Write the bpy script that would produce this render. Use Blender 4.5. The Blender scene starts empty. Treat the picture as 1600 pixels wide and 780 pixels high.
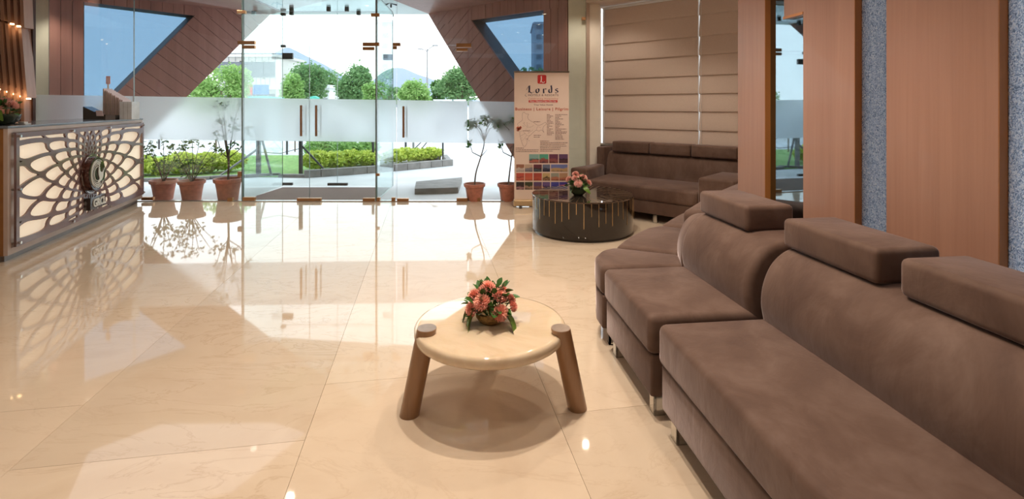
import bpy, bmesh, math, random
import numpy as np
from mathutils import Vector, Matrix
PI = math.pi
rad = math.radians
scene = bpy.context.scene
COL = scene.collection
random.seed(7)

# ------------------------------------------------------------------ camera
F = 800.0; EYE = 1.35; HOR = 165.0
cam = bpy.data.cameras.new('camera')
camo = bpy.data.objects.new('camera', cam); COL.objects.link(camo)
camo.location = (0, 0, EYE); camo.rotation_euler = (rad(90), 0, 0)
cam.sensor_width = 36; cam.sensor_fit = 'HORIZONTAL'
cam.lens = 36 * F / 1600
cam.shift_y = -(390 - HOR) / 1600
cam.clip_start = 0.05; cam.clip_end = 2000
scene.camera = camo

# ------------------------------------------------------------------ world
W = bpy.data.worlds.new('sky'); scene.world = W; W.use_nodes = True
nt = W.node_tree; nt.nodes.clear()
tc = nt.nodes.new('ShaderNodeTexCoord'); sp = nt.nodes.new('ShaderNodeSeparateXYZ')
cr = nt.nodes.new('ShaderNodeValToRGB'); bg = nt.nodes.new('ShaderNodeBackground'); wo = nt.nodes.new('ShaderNodeOutputWorld')
cr.color_ramp.elements[0].position = 0.0; cr.color_ramp.elements[0].color = (0.97, 0.98, 1.0, 1)
cr.color_ramp.elements[1].position = 0.9; cr.color_ramp.elements[1].color = (0.72, 0.85, 1.0, 1)
nt.links.new(tc.outputs['Generated'], sp.inputs[0]); nt.links.new(sp.outputs['Z'], cr.inputs[0])
nt.links.new(cr.outputs[0], bg.inputs[0]); nt.links.new(bg.outputs[0], wo.inputs[0])
bg.inputs[1].default_value = 3.0
scene.view_settings.view_transform = 'Standard'
scene.view_settings.look = 'None'
scene.view_settings.gamma = 1
scene.view_settings.exposure = 0.0
try: scene.view_settings.use_curve_mapping = False
except Exception: pass

CEIL = 3.06
LIGHT_WARM = (1.0, 0.85, 0.70)
# ceiling downlights, plus fill spots added over sofas and left pier: (x, y, watts)
DOWNLIGHTS_AND_FILL = [(-4.04, 7.0, 10), (-3.28, 6.5, 14), (-4.69, 6.05, 14), (-2.47, 5.7, 18), (-0.22, 2.15, 95), (0.12, 2.50, 95), (-6.35, 6.75, 40),
              (-2.2, 3.4, 16), (-4.0, 3.2, 22), (0.35, 1.0, 20), (-1.4, 0.6, 16), (-3.6, 0.6, 16), (0.6, 4.9, 50), (1.35, 5.3, 50), (0.95, 6.6, 25),
              (0.55, 3.7, 40), (0.75, 2.1, 20)]
def add_light(kind, name, loc, energy, color, **kw):
    l = bpy.data.lights.new(name, kind); l.energy = energy; l.color = color
    for k, v in kw.items(): setattr(l, k, v)
    o = bpy.data.objects.new(name, l); COL.objects.link(o); o.location = loc
    return o
for (x, y, w) in DOWNLIGHTS_AND_FILL:
    add_light('SPOT', 'downlight_and_fill_lamp', (x, y, CEIL - 0.05), w * 1.35, LIGHT_WARM, spot_size=rad(120), spot_blend=0.5, shadow_soft_size=0.035)
FILL_EMIT = 0.3

# ------------------------------------------------------------------ helpers
def P(x, y, h=0.0):
    d = F * (EYE - h) / (y - HOR)
    return Vector(((x - 800) * d / F, d, h))
def Q(x, y, d):
    return Vector(((x - 800) * d / F, d, EYE - (y - HOR) * d / F))

def nn(nt, t, **kw):
    n = nt.nodes.new(t)
    for k, v in kw.items(): setattr(n, k, v)
    return n
def base_mat(name):
    m = bpy.data.materials.new(name); m.use_nodes = True
    b = m.node_tree.nodes['Principled BSDF']
    return m, m.node_tree, b
def ramp(nt, fac, stops):
    r = nn(nt, 'ShaderNodeValToRGB'); e = r.color_ramp.elements
    e[0].position = stops[0][0]; e[0].color = (*stops[0][1], 1)
    e[1].position = stops[-1][0]; e[1].color = (*stops[-1][1], 1)
    for p, c in stops[1:-1]:
        k = e.new(p); k.color = (*c, 1)
    nt.links.new(fac, r.inputs[0]); return r.outputs[0]
def coords(nt, scale=(1, 1, 1), rot=(0, 0, 0), kind='Object'):
    t = nn(nt, 'ShaderNodeTexCoord'); mp = nn(nt, 'ShaderNodeMapping')
    mp.inputs['Scale'].default_value = scale; mp.inputs['Rotation'].default_value = rot
    nt.links.new(t.outputs[kind], mp.inputs[0]); return mp.outputs[0]
def noise(nt, vec, scale, detail=3, rough=0.5, dist=0.0):
    n = nn(nt, 'ShaderNodeTexNoise'); n.inputs['Scale'].default_value = scale; n.inputs['Detail'].default_value = detail
    n.inputs['Roughness'].default_value = rough; n.inputs['Distortion'].default_value = dist
    nt.links.new(vec, n.inputs['Vector']); return n.outputs['Fac']
def bump(nt, b, h, strength=0.2, dist=0.01):
    n = nn(nt, 'ShaderNodeBump'); n.inputs['Strength'].default_value = strength; n.inputs['Distance'].default_value = dist
    nt.links.new(h, n.inputs['Height']); nt.links.new(n.outputs[0], b.inputs['Normal'])
def mat(name, color, rough=0.5, metal=0.0, var=0.12, scale=8, bmp=0.0, spec=0.5, coat=0.0, stretch=(1, 1, 1), emit=None, es=0.0, sheen=0.0, trans=0.0):
    m, nt, b = base_mat(name)
    v = coords(nt, stretch)
    f = noise(nt, v, scale, 4)
    c1 = tuple(max(0, c * (1 - var)) for c in color); c2 = tuple(min(1, c * (1 + var)) for c in color)
    nt.links.new(ramp(nt, f, [(0.3, c1), (0.7, c2)]), b.inputs['Base Color'])
    b.inputs['Roughness'].default_value = rough; b.inputs['Metallic'].default_value = metal
    b.inputs['Specular IOR Level'].default_value = spec; b.inputs['Coat Weight'].default_value = coat
    b.inputs['Sheen Weight'].default_value = sheen
    if emit: b.inputs['Emission Color'].default_value = (*emit, 1); b.inputs['Emission Strength'].default_value = es
    if bmp: bump(nt, b, f, bmp)
    return m
def wood(name, c1, c2, rough=0.35, axis='z', scale=1.0, coat=0.1):
    m, nt, b = base_mat(name)
    s = {'z': (38, 38, 1.1), 'x': (1.1, 38, 38), 'y': (38, 1.1, 38)}[axis]
    v = coords(nt, tuple(q * scale for q in s))
    f = noise(nt, v, 1.0, 6, 0.62, 0.4)
    v2 = coords(nt, tuple(q * scale * 0.16 for q in s)); g = noise(nt, v2, 1.0, 2, 0.5, 0.6)
    mx = nn(nt, 'ShaderNodeMath', operation='ADD'); nt.links.new(f, mx.inputs[0]); nt.links.new(g, mx.inputs[1])
    hf = nn(nt, 'ShaderNodeMath', operation='MULTIPLY'); nt.links.new(mx.outputs[0], hf.inputs[0]); hf.inputs[1].default_value = 0.5
    nt.links.new(ramp(nt, hf.outputs[0], [(0.33, c1), (0.67, c2)]), b.inputs['Base Color'])
    b.inputs['Roughness'].default_value = rough; b.inputs['Coat Weight'].default_value = coat
    bump(nt, b, f, 0.06, 0.003)
    return m

class MB:
    def __init__(s): s.v = []; s.f = []; s.m = []
    def add(s, vs, fs, m=0):
        o = len(s.v); s.v += [tuple(v) for v in vs]
        for f in fs: s.f.append(tuple(i + o for i in f)); s.m.append(m)
        return s
    def box(s, x0, x1, y0, y1, z0, z1, m=0, M=None):
        vs = [Vector(p) for p in ((x0,y0,z0),(x1,y0,z0),(x1,y1,z0),(x0,y1,z0),(x0,y0,z1),(x1,y0,z1),(x1,y1,z1),(x0,y1,z1))]
        if M: vs = [M @ v for v in vs]
        return s.add(vs, [(0,3,2,1),(4,5,6,7),(0,1,5,4),(1,2,6,5),(2,3,7,6),(3,0,4,7)], m)
    def ext(s, pts, vec, m=0):          # polygon of 3-D points extruded by vec
        n = len(pts); a = [Vector(p) for p in pts]; vec = Vector(vec)
        nrm = Vector((0, 0, 0))
        for i in range(n): nrm += a[i].cross(a[(i + 1) % n])
        if nrm.dot(vec) > 0: a = a[::-1]
        vs = a + [p + vec for p in a]
        fs = [tuple(range(n)), tuple(range(2 * n - 1, n - 1, -1))]
        fs += [(i, n + i, n + (i + 1) % n, (i + 1) % n) for i in range(n)]
        fs = [f[::1] for f in fs]
        return s.add(vs, fs, m)
    def prism(s, pts, z0, z1, m=0): return s.ext([(p[0], p[1], z0) for p in pts], (0, 0, z1 - z0), m)
    def tube(s, path, r, seg=8, m=0, caps=True, sq=1.0):
        path = [Vector(p) for p in path]; n = len(path)
        rs = r if hasattr(r, '__len__') else [r] * n
        ref = Vector((0, 0, 1)); vs = []
        t0 = (path[-1] - path[0]).normalized()
        if abs(t0.z) > 0.9: ref = Vector((1, 0, 0))
        for i, p in enumerate(path):
            t = (path[min(i + 1, n - 1)] - path[max(i - 1, 0)]).normalized()
            a = t.cross(ref).normalized(); b = t.cross(a).normalized()
            for k in range(seg):
                q = 2 * PI * k / seg
                vs.append(p + (a * math.cos(q) + b * math.sin(q) * sq) * rs[i])
        fs = []
        for i in range(n - 1):
            for k in range(seg):
                k2 = (k + 1) % seg
                fs.append((i*seg+k, i*seg+k2, (i+1)*seg+k2, (i+1)*seg+k))
        if caps: fs.append(tuple(range(seg))[::-1]); fs.append(tuple((n-1)*seg+k for k in range(seg)))
        return s.add(vs, fs, m)
    def lathe(s, prof, seg=32, c=(0, 0, 0), m=0):
        vs = []; n = len(prof)
        for (r, z) in prof:
            for k in range(seg):
                q = 2 * PI * k / seg; vs.append((c[0] + r * math.cos(q), c[1] + r * math.sin(q), c[2] + z))
        fs = []
        for i in range(n - 1):
            for k in range(seg):
                k2 = (k + 1) % seg; fs.append((i*seg+k, i*seg+k2, (i+1)*seg+k2, (i+1)*seg+k))
        if prof[0][0] > 1e-4: fs.append(tuple(range(seg))[::-1])
        if prof[-1][0] > 1e-4: fs.append(tuple((n-1)*seg+k for k in range(seg)))
        return s.add(vs, fs, m)
    def mesh(s, name, mats, smooth=None, bevel=None, bseg=2, bang=25, recalc=False, sub=0):
        me = bpy.data.meshes.new(name); me.from_pydata(s.v, [], s.f)
        if not isinstance(mats, (list, tuple)): mats = [mats]
        for m in mats: me.materials.append(m)
        me.polygons.foreach_set('material_index', s.m)
        if bevel or recalc or sub:
            bm = bmesh.new(); bm.from_mesh(me)
            if recalc or bevel: bmesh.ops.recalc_face_normals(bm, faces=bm.faces)
            if bevel:
                es = [e for e in bm.edges if len(e.link_faces) == 2 and e.calc_face_angle(0) > rad(bang)]
                bmesh.ops.bevel(bm, geom=es, offset=bevel, segments=bseg, profile=0.5, affect='EDGES', clamp_overlap=True)
            bm.to_mesh(me); bm.free()
        me.update()
        if smooth:
            me.shade_smooth()
            if smooth < 179: me.set_sharp_from_angle(angle=rad(smooth))
        return me
    def build(s, name, mats, parent=None, **kw):
        return link(name, s.mesh(name, mats, **kw), parent)
def link(name, me, parent=None, loc=None, rot=None):
    o = bpy.data.objects.new(name, me); COL.objects.link(o)
    if parent: o.parent = parent
    if loc is not None: o.location = loc
    if rot is not None: o.rotation_euler = rot
    return o
def tag(o, label=None, cat=None, group=None, kind=None):
    if label: o['label'] = label
    if cat: o['category'] = cat
    if group: o['group'] = group
    if kind: o['kind'] = kind
    return o
def thing(name, label, cat, loc=(0, 0, 0), rz=0, group=None, kind=None):
    o = bpy.data.objects.new(name, None); COL.objects.link(o); o.empty_display_size = 0.1
    o.location = loc; o.rotation_euler = (0, 0, rz)
    return tag(o, label, cat, group, kind)
def setting(name, loc=(0, 0, 0), rz=0): return thing(name, None, None, loc, rz, None, 'structure')
def kids(o): return [c for c in bpy.data.objects if c.parent is o]
def copy_tree(o, parent=None):
    c = o.copy(); COL.objects.link(c); c.parent = parent
    for ch in kids(o): copy_tree(ch, c)
    return c
def clip(poly, a, b, c):                # keep a*x+b*y >= c
    out = []
    for i in range(len(poly)):
        p, q = poly[i], poly[(i + 1) % len(poly)]
        dp, dq = a*p[0]+b*p[1]-c, a*q[0]+b*q[1]-c
        if dp >= 0: out.append(p)
        if (dp > 0 and dq < 0) or (dp < 0 and dq > 0):
            t = dp / (dp - dq); out.append((p[0]+(q[0]-p[0])*t, p[1]+(q[1]-p[1])*t))
    return out
def area(p): return 0.5 * sum(p[i][0]*p[(i+1)%len(p)][1]-p[(i+1)%len(p)][0]*p[i][1] for i in range(len(p)))
def spline(pts, n=6, closed=False):
    out = []; N = len(pts)
    for i in range(N if closed else N - 1):
        g = (lambda k: Vector(pts[k % N])) if closed else (lambda k: Vector(pts[max(0, min(N - 1, k))]))
        p0, p1, p2, p3 = g(i-1), g(i), g(i+1), g(i+2)
        for k in range(n):
            t = k / n
            out.append(0.5*((2*p1)+(-p0+p2)*t+(2*p0-5*p1+4*p2-p3)*t*t+(-p0+3*p1-3*p2+p3)*t**3))
    if not closed: out.append(Vector(pts[-1]))
    return [tuple(p) for p in out]
def eval_curve(cu):
    o = bpy.data.objects.new('tmp', cu); COL.objects.link(o)
    dg = bpy.context.evaluated_depsgraph_get(); dg.update()
    me = bpy.data.meshes.new_from_object(o.evaluated_get(dg))
    bpy.data.objects.remove(o); return me
def text_mesh(body, size, ext=0.001, bold=0.0, align='CENTER', spacing=1.0):
    cu = bpy.data.curves.new('lettering', 'FONT'); cu.body = body; cu.size = size; cu.extrude = ext
    cu.offset = bold; cu.align_x = align; cu.space_character = spacing; cu.resolution_u = 3
    return eval_curve(cu)
def plate_mesh(loops, ext):             # filled 2-D curve; inner loops become holes
    cu = bpy.data.curves.new('plate', 'CURVE'); cu.dimensions = '2D'; cu.fill_mode = 'BOTH'; cu.extrude = ext
    for lp in loops:
        s = cu.splines.new('POLY'); s.points.add(len(lp) - 1)
        for i, p in enumerate(lp): s.points[i].co = (p[0], p[1], 0, 1)
        s.use_cyclic_u = True
    return eval_curve(cu)
def setmat(me, m): me.materials.clear(); me.materials.append(m); return me

# ------------------------------------------------------------------ materials
def marble():
    m, nt, b = base_mat('polished cream marble')
    v = coords(nt, (1, 1, 1), (0, 0, rad(28)), 'Object')
    wv = noise(nt, v, 1.3, 5, 0.6, 1.2)
    base = ramp(nt, wv, [(0.25, (0.65, 0.51, 0.375)), (0.5, (0.72, 0.59, 0.45)), (0.75, (0.68, 0.545, 0.41))])
    v2 = coords(nt, (1.0, 2.6, 1), (0, 0, rad(35)), 'Object')
    n1 = noise(nt, v2, 1.5, 7, 0.62, 1.4)
    sub = nn(nt, 'ShaderNodeMath', operation='SUBTRACT'); nt.links.new(n1, sub.inputs[0]); sub.inputs[1].default_value = 0.5
    ab = nn(nt, 'ShaderNodeMath', operation='ABSOLUTE'); nt.links.new(sub.outputs[0], ab.inputs[0])
    vein = ramp(nt, ab.outputs[0], [(0.0, (1, 1, 1)), (0.008, (0.45,)*3), (0.022, (0, 0, 0))])
    n2 = noise(nt, v, 0.8, 2); msk = ramp(nt, n2, [(0.36, (0.1, 0.1, 0.1)), (0.58, (1, 1, 1))])
    mu = nn(nt, 'ShaderNodeMath', operation='MULTIPLY'); nt.links.new(vein, mu.inputs[0]); nt.links.new(msk, mu.inputs[1])
    mu2 = nn(nt, 'ShaderNodeMath', operation='MULTIPLY'); nt.links.new(mu.outputs[0], mu2.inputs[0]); mu2.inputs[1].default_value = 0.30
    mx = nn(nt, 'ShaderNodeMixRGB'); nt.links.new(mu2.outputs[0], mx.inputs[0]); nt.links.new(base, mx.inputs[1]); mx.inputs[2].default_value = (0.40, 0.24, 0.12, 1)
    oi = nn(nt, 'ShaderNodeObjectInfo'); hs = nn(nt, 'ShaderNodeHueSaturation')
    mr = nn(nt, 'ShaderNodeMapRange'); nt.links.new(oi.outputs['Random'], mr.inputs[0]); mr.inputs[3].default_value = 0.93; mr.inputs[4].default_value = 1.05
    nt.links.new(mr.outputs[0], hs.inputs['Value']); nt.links.new(mx.outputs[0], hs.inputs['Color']); nt.links.new(hs.outputs[0], b.inputs['Base Color'])
    b.inputs['Roughness'].default_value = 0.035; b.inputs['Specular IOR Level'].default_value = 0.75
    return m
M = {}
M['marble'] = marble()
M['grout'] = mat('dark joint', (0.35, 0.25, 0.16), 0.7)
M['ceiling'] = mat('warm painted ceiling', (0.55, 0.45, 0.36), 0.8, var=0.03)
M['cream'] = mat('cream wall paint', (0.82, 0.76, 0.66), 0.7, var=0.03)
M['beige'] = mat('beige wall paint', (0.62, 0.50, 0.41), 0.7, var=0.03)
M['panel_wood'] = wood('light veneer', (0.27, 0.135, 0.090), (0.35, 0.185, 0.125), 0.4, 'z')
M['edge_wood'] = wood('dark orange veneer', (0.36, 0.13, 0.030), (0.50, 0.20, 0.055), 0.3, 'z')
M['fin_wood'] = wood('brown cladding', (0.32, 0.14, 0.115), (0.46, 0.22, 0.185), 0.45, 'z', 0.4)
M['fin_dark'] = mat('grey reveal', (0.09, 0.085, 0.085), 0.5)
M['slat'] = wood('slat wood', (0.40, 0.22, 0.16), (0.54, 0.32, 0.24), 0.4, 'z')
M['slat_dark'] = mat('dark backing', (0.07, 0.022, 0.010), 0.6)
M['brass'] = mat('bronze fitting', (0.50, 0.27, 0.13), 0.35, 0.9, var=0.05)
M['gold'] = mat('gold strip', (0.75, 0.52, 0.28), 0.3, 1.0, var=0.03)
M['chrome'] = mat('chrome', (0.75, 0.74, 0.72), 0.12, 1.0, var=0.02)
M['steel'] = mat('satin steel', (0.6, 0.6, 0.6), 0.3, 1.0, var=0.02)
M['taupe'] = mat('taupe laminate', (0.58, 0.45, 0.385), 0.4, var=0.05)
M['side_veneer'] = wood('orange brown veneer', (0.27, 0.11, 0.030), (0.36, 0.155, 0.045), 0.35, 'x', 0.5)
M['lattice'] = mat('brown acrylic lattice', (0.20, 0.120, 0.118), 0.22, var=0.06, coat=0.3)
M['lattice2'] = mat('dark brown medallion', (0.085, 0.030, 0.020), 0.2, var=0.1, coat=0.4)
M['black_acrylic'] = mat('black acrylic', (0.035, 0.025, 0.022), 0.12, var=0.1, coat=0.5)
M['plinth'] = mat('grey plinth', (0.26, 0.22, 0.20), 0.3)
M['counter_top'] = mat('blue grey stone slab', (0.17, 0.19, 0.22), 0.12, var=0.08)
M['white'] = mat('white', (0.8, 0.8, 0.8), 0.45, var=0.02)
M['letter'] = mat('cream lettering', (0.85, 0.82, 0.74), 0.4, var=0.02)
M['backlight'] = mat('backlit cream panel', (0.8, 0.7, 0.55), 0.6, var=0.02, emit=(1.0, 0.80, 0.58), es=0.55)
M['led'] = mat('warm led', (1, 0.8, 0.5), 0.5, emit=(1.0, 0.68, 0.32), es=9)
M['lamp_on'] = mat('downlight lens', (1, 0.9, 0.7), 0.5, emit=(1.0, 0.82, 0.6), es=26)
M['panel_fill'] = mat('added ceiling fill panel', (0.9, 0.9, 0.9), 0.6, var=0.0, emit=(1.0, 0.93, 0.86), es=FILL_EMIT)
M['panel_soft'] = mat('dim ceiling panel', (0.85, 0.85, 0.9), 0.6, var=0.0, emit=(0.93, 0.93, 1.0), es=0.75)
def velvet(name='taupe velvet'):
    m, nt, b = base_mat(name)
    v = coords(nt, (1, 1, 1), (0.3, 0.2, 0.5)); f = noise(nt, v, 3.2, 5, 0.6, 0.8); g = noise(nt, coords(nt, (1, 1, 0.35), (0, 0.4, 0.9)), 14, 3, 0.6, 0.6)
    a = nn(nt, 'ShaderNodeMath', operation='MULTIPLY_ADD'); nt.links.new(g, a.inputs[0]); a.inputs[1].default_value = 0.35; nt.links.new(f, a.inputs[2])
    nt.links.new(ramp(nt, a.outputs[0], [(0.48, (0.090, 0.050, 0.036)), (0.66, (0.118, 0.069, 0.050)), (0.86, (0.158, 0.100, 0.077))]), b.inputs['Base Color'])
    b.inputs['Roughness'].default_value = 0.75; b.inputs['Specular IOR Level'].default_value = 0.25
    b.inputs['Sheen Weight'].default_value = 0.6; b.inputs['Sheen Roughness'].default_value = 0.32; b.inputs['Sheen Tint'].default_value = (0.80, 0.68, 0.68, 1)
    bump(nt, b, a.outputs[0], 0.35, 0.012); return m
M['velvet'] = velvet()
def fabric_blind():
    m, nt, b = base_mat('roman blind fabric')
    v = coords(nt, (60, 60, 240)); f = noise(nt, v, 1, 2)
    nt.links.new(ramp(nt, f, [(0.3, (0.66, 0.54, 0.46)), (0.7, (0.74, 0.61, 0.52))]), b.inputs['Base Color'])
    b.inputs['Roughness'].default_value = 0.9
    tr = nn(nt, 'ShaderNodeBsdfTranslucent'); tr.inputs[0].default_value = (0.5, 0.36, 0.28, 1)
    mx = nn(nt, 'ShaderNodeMixShader'); mx.inputs[0].default_value = 0.26
    nt.links.new(b.outputs[0], mx.inputs[1]); nt.links.new(tr.outputs[0], mx.inputs[2]); nt.links.new(mx.outputs[0], nt.nodes['Material Output'].inputs[0])
    bump(nt, b, f, 0.1, 0.002); return m
M['blind'] = fabric_blind()
def glass(name, tint=(0.96, 0.985, 0.975), ior=1.45, rough=0.0, dark=1.0):
    m = bpy.data.materials.new(name); m.use_nodes = True; nt = m.node_tree; nt.nodes.clear()
    o = nn(nt, 'ShaderNodeOutputMaterial'); t = nn(nt, 'ShaderNodeBsdfTransparent'); g = nn(nt, 'ShaderNodeBsdfGlossy')
    t.inputs[0].default_value = (*tint, 1); g.inputs['Roughness'].default_value = rough; g.inputs[0].default_value = (0.95, 1, 1, 1)
    fr = nn(nt, 'ShaderNodeFresnel'); ge = nn(nt, 'ShaderNodeNewGeometry'); mi = nn(nt, 'ShaderNodeMapRange')
    nt.links.new(ge.outputs['Backfacing'], mi.inputs[0]); mi.inputs[3].default_value = ior; mi.inputs[4].default_value = 1/ior; nt.links.new(mi.outputs[0], fr.inputs[0])
    n = noise(nt, coords(nt), 0.7, 1); mr = nn(nt, 'ShaderNodeMapRange'); nt.links.new(n, mr.inputs[0]); mr.inputs[3].default_value = 0.95; mr.inputs[4].default_value = 1.05
    mu = nn(nt, 'ShaderNodeMath', operation='MULTIPLY'); nt.links.new(fr.outputs[0], mu.inputs[0]); nt.links.new(mr.outputs[0], mu.inputs[1])
    mx = nn(nt, 'ShaderNodeMixShader'); nt.links.new(mu.outputs[0], mx.inputs[0]); nt.links.new(t.outputs[0], mx.inputs[1]); nt.links.new(g.outputs[0], mx.inputs[2])
    nt.links.new(mx.outputs[0], o.inputs[0]); return m
M['glass'] = glass('clear glass')
M['glass_side'] = glass('side pane glass', (0.90, 0.96, 0.955), 1.45)
M['glass_edge'] = mat('green glass edge', (0.16, 0.22, 0.20), 0.15, var=0.1)
def frost():
    m = bpy.data.materials.new('frosted film'); m.use_nodes = True; nt = m.node_tree; nt.nodes.clear()
    o = nn(nt, 'ShaderNodeOutputMaterial'); t = nn(nt, 'ShaderNodeBsdfTranslucent'); t.inputs[0].default_value = (0.97, 0.98, 0.99, 1)
    d = nn(nt, 'ShaderNodeBsdfDiffuse'); d.inputs[0].default_value = (0.75, 0.78, 0.80, 1)
    r = nn(nt, 'ShaderNodeBsdfRefraction'); r.inputs['IOR'].default_value = 1.12; r.inputs['Roughness'].default_value = 0.42; r.inputs[0].default_value = (0.99, 0.99, 1.0, 1)
    n = noise(nt, coords(nt), 3, 2); mr = nn(nt, 'ShaderNodeMapRange'); nt.links.new(n, mr.inputs[0]); mr.inputs[3].default_value = 0.56; mr.inputs[4].default_value = 0.62
    m1 = nn(nt, 'ShaderNodeMixShader'); m1.inputs[0].default_value = 0.12; nt.links.new(t.outputs[0], m1.inputs[1]); nt.links.new(d.outputs[0], m1.inputs[2])
    m2 = nn(nt, 'ShaderNodeMixShader'); nt.links.new(mr.outputs[0], m2.inputs[0]); nt.links.new(m1.outputs[0], m2.inputs[1]); nt.links.new(r.outputs[0], m2.inputs[2])
    nt.links.new(m2.outputs[0], o.inputs[0]); return m
M['frost'] = frost()
M['mirror'] = mat('tinted mirror glass', (0.27, 0.335, 0.39), 0.02, 1.0, var=0.02)
def hammered():
    m = bpy.data.materials.new('textured glass'); m.use_nodes = True; nt = m.node_tree; nt.nodes.clear()
    o = nn(nt, 'ShaderNodeOutputMaterial'); v = coords(nt, (1, 1, 0.8))
    vo = nn(nt, 'ShaderNodeTexNoise'); vo.inputs['Scale'].default_value = 85; vo.inputs['Detail'].default_value = 3; vo.inputs['Distortion'].default_value = 2.5
    nt.links.new(v, vo.inputs['Vector'])
    bp = nn(nt, 'ShaderNodeBump'); bp.inputs['Strength'].default_value = 1.0; bp.inputs['Distance'].default_value = 0.02; nt.links.new(vo.outputs[0], bp.inputs['Height'])
    t = nn(nt, 'ShaderNodeBsdfTranslucent'); nt.links.new(ramp(nt, vo.outputs[0], [(0.36, (0.26, 0.33, 0.44)), (0.50, (0.62, 0.72, 0.86)), (0.58, (0.98, 0.99, 1.0))]), t.inputs[0]); nt.links.new(bp.outputs[0], t.inputs['Normal'])
    g = nn(nt, 'ShaderNodeBsdfGlossy'); g.inputs['Roughness'].default_value = 0.15; g.inputs[0].default_value = (0.5, 0.5, 0.5, 1); nt.links.new(bp.outputs[0], g.inputs['Normal'])
    m2 = nn(nt, 'ShaderNodeMixShader'); m2.inputs[0].default_value = 0.12; nt.links.new(t.outputs[0], m2.inputs[1]); nt.links.new(g.outputs[0], m2.inputs[2])
    nt.links.new(m2.outputs[0], o.inputs[0]); return m
M['hammered'] = hammered()
M['fin_glass'] = glass('blue tinted window glass', (0.33, 0.43, 0.52), 1.45)
M['terracotta'] = mat('terracotta', (0.56, 0.22, 0.15), 0.6, var=0.15, scale=20)
M['soil'] = mat('soil', (0.08, 0.05, 0.03), 0.9)
M['bark'] = mat('bark', (0.16, 0.11, 0.08), 0.8, var=0.3, scale=30)
def leafmat(name, c1, c2):
    m, nt, b = base_mat(name)
    g = nn(nt, 'ShaderNodeNewGeometry')
    nt.links.new(ramp(nt, g.outputs['Random Per Island'], [(0.0, c1), (1.0, c2)]), b.inputs['Base Color'])
    b.inputs['Roughness'].default_value = 0.5; b.inputs['Specular IOR Level'].default_value = 0.3
    tr = nn(nt, 'ShaderNodeBsdfTranslucent'); nt.links.new(ramp(nt, g.outputs['Random Per Island'], [(0.0, tuple(min(1, c*1.5) for c in c1)), (1.0, tuple(min(1, c*1.5) for c in c2))]), tr.inputs[0])
    mx = nn(nt, 'ShaderNodeMixShader'); mx.inputs[0].default_value = 0.35
    nt.links.new(b.outputs[0], mx.inputs[1]); nt.links.new(tr.outputs[0], mx.inputs[2]); nt.links.new(mx.outputs[0], nt.nodes['Material Output'].inputs[0])
    return m
M['leaf_light'] = leafmat('light foliage', (0.16, 0.30, 0.07), (0.38, 0.55, 0.20))
M['leaf_mid'] = leafmat('mid foliage', (0.09, 0.20, 0.07), (0.24, 0.38, 0.16))
M['leaf_dark'] = leafmat('dark foliage', (0.03, 0.10, 0.02), (0.11, 0.24, 0.06))
M['leaf_hedge'] = leafmat('yellow green hedge foliage', (0.26, 0.36, 0.04), (0.70, 0.78, 0.16))
M['leaf_olive'] = leafmat('olive foliage', (0.07, 0.13, 0.04), (0.20, 0.28, 0.10))
M['lawn'] = mat('lawn grass', (0.20, 0.34, 0.09), 0.9, var=0.3, scale=12, bmp=0.4)
M['paving'] = mat('pale grey paving', (0.62, 0.61, 0.605), 0.6, var=0.12, scale=1.5)
M['concrete'] = mat('grey concrete', (0.24, 0.225, 0.21), 0.8, var=0.2, scale=6)
M['road'] = mat('pale asphalt', (0.56, 0.55, 0.55), 0.8, var=0.15, scale=0.6, bmp=0.05)
M['mat'] = mat('brown coir mat', (0.24, 0.155, 0.13), 0.95, var=0.25, scale=90, bmp=0.4)
M['post'] = mat('dark painted steel post', (0.05, 0.05, 0.055), 0.5)
M['post_grey'] = mat('grey steel post', (0.25, 0.25, 0.26), 0.5)
M['hill'] = mat('haze tinted hill', (0.30, 0.345, 0.41), 0.95, var=0.08, scale=0.02)  # bluish aerial haze is put into the base colour
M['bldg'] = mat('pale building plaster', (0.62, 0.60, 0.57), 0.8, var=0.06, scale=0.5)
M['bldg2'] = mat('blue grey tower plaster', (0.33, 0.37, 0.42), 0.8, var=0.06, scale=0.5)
M['bwin'] = mat('dark building window', (0.13, 0.15, 0.18), 0.2)
M['sign_red'] = mat('red sign', (0.55, 0.08, 0.09), 0.5)
M['sign_blue'] = mat('blue sign', (0.06, 0.17, 0.42), 0.5)
M['teal'] = mat('teal tarpaulin', (0.10, 0.48, 0.38), 0.6)
M['canopy'] = mat('pale canopy soffit', (0.80, 0.85, 0.86), 0.6, var=0.04)
def translucent(name, c, mixv):
    m, nt, b = base_mat(name); b.inputs['Base Color'].default_value = (*c, 1); b.inputs['Roughness'].default_value = 0.4
    n = noise(nt, coords(nt), 1.5, 2); tr = nn(nt, 'ShaderNodeBsdfTranslucent'); nt.links.new(ramp(nt, n, [(0.3, tuple(q*0.93 for q in c)), (0.7, c)]), tr.inputs[0])
    mx = nn(nt, 'ShaderNodeMixShader'); mx.inputs[0].default_value = mixv
    nt.links.new(b.outputs[0], mx.inputs[1]); nt.links.new(tr.outputs[0], mx.inputs[2]); nt.links.new(mx.outputs[0], nt.nodes['Material Output'].inputs[0]); return m
M['canopy_glass'] = translucent('translucent canopy panel', (0.60, 0.68, 0.68), 0.22)
M['petal'] = mat('coral pink petal', (0.98, 0.44, 0.34), 0.6, var=0.10, scale=40)
M['petal_pale'] = mat('pale pink petal', (0.95, 0.50, 0.43), 0.6, var=0.18, scale=40)
M['leaf'] = mat('glossy leaf', (0.045, 0.14, 0.025), 0.35, var=0.35, scale=18)
M['leaf_fold'] = mat('folded yellow green leaf', (0.12, 0.22, 0.03), 0.3, var=0.3, scale=14)
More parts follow.
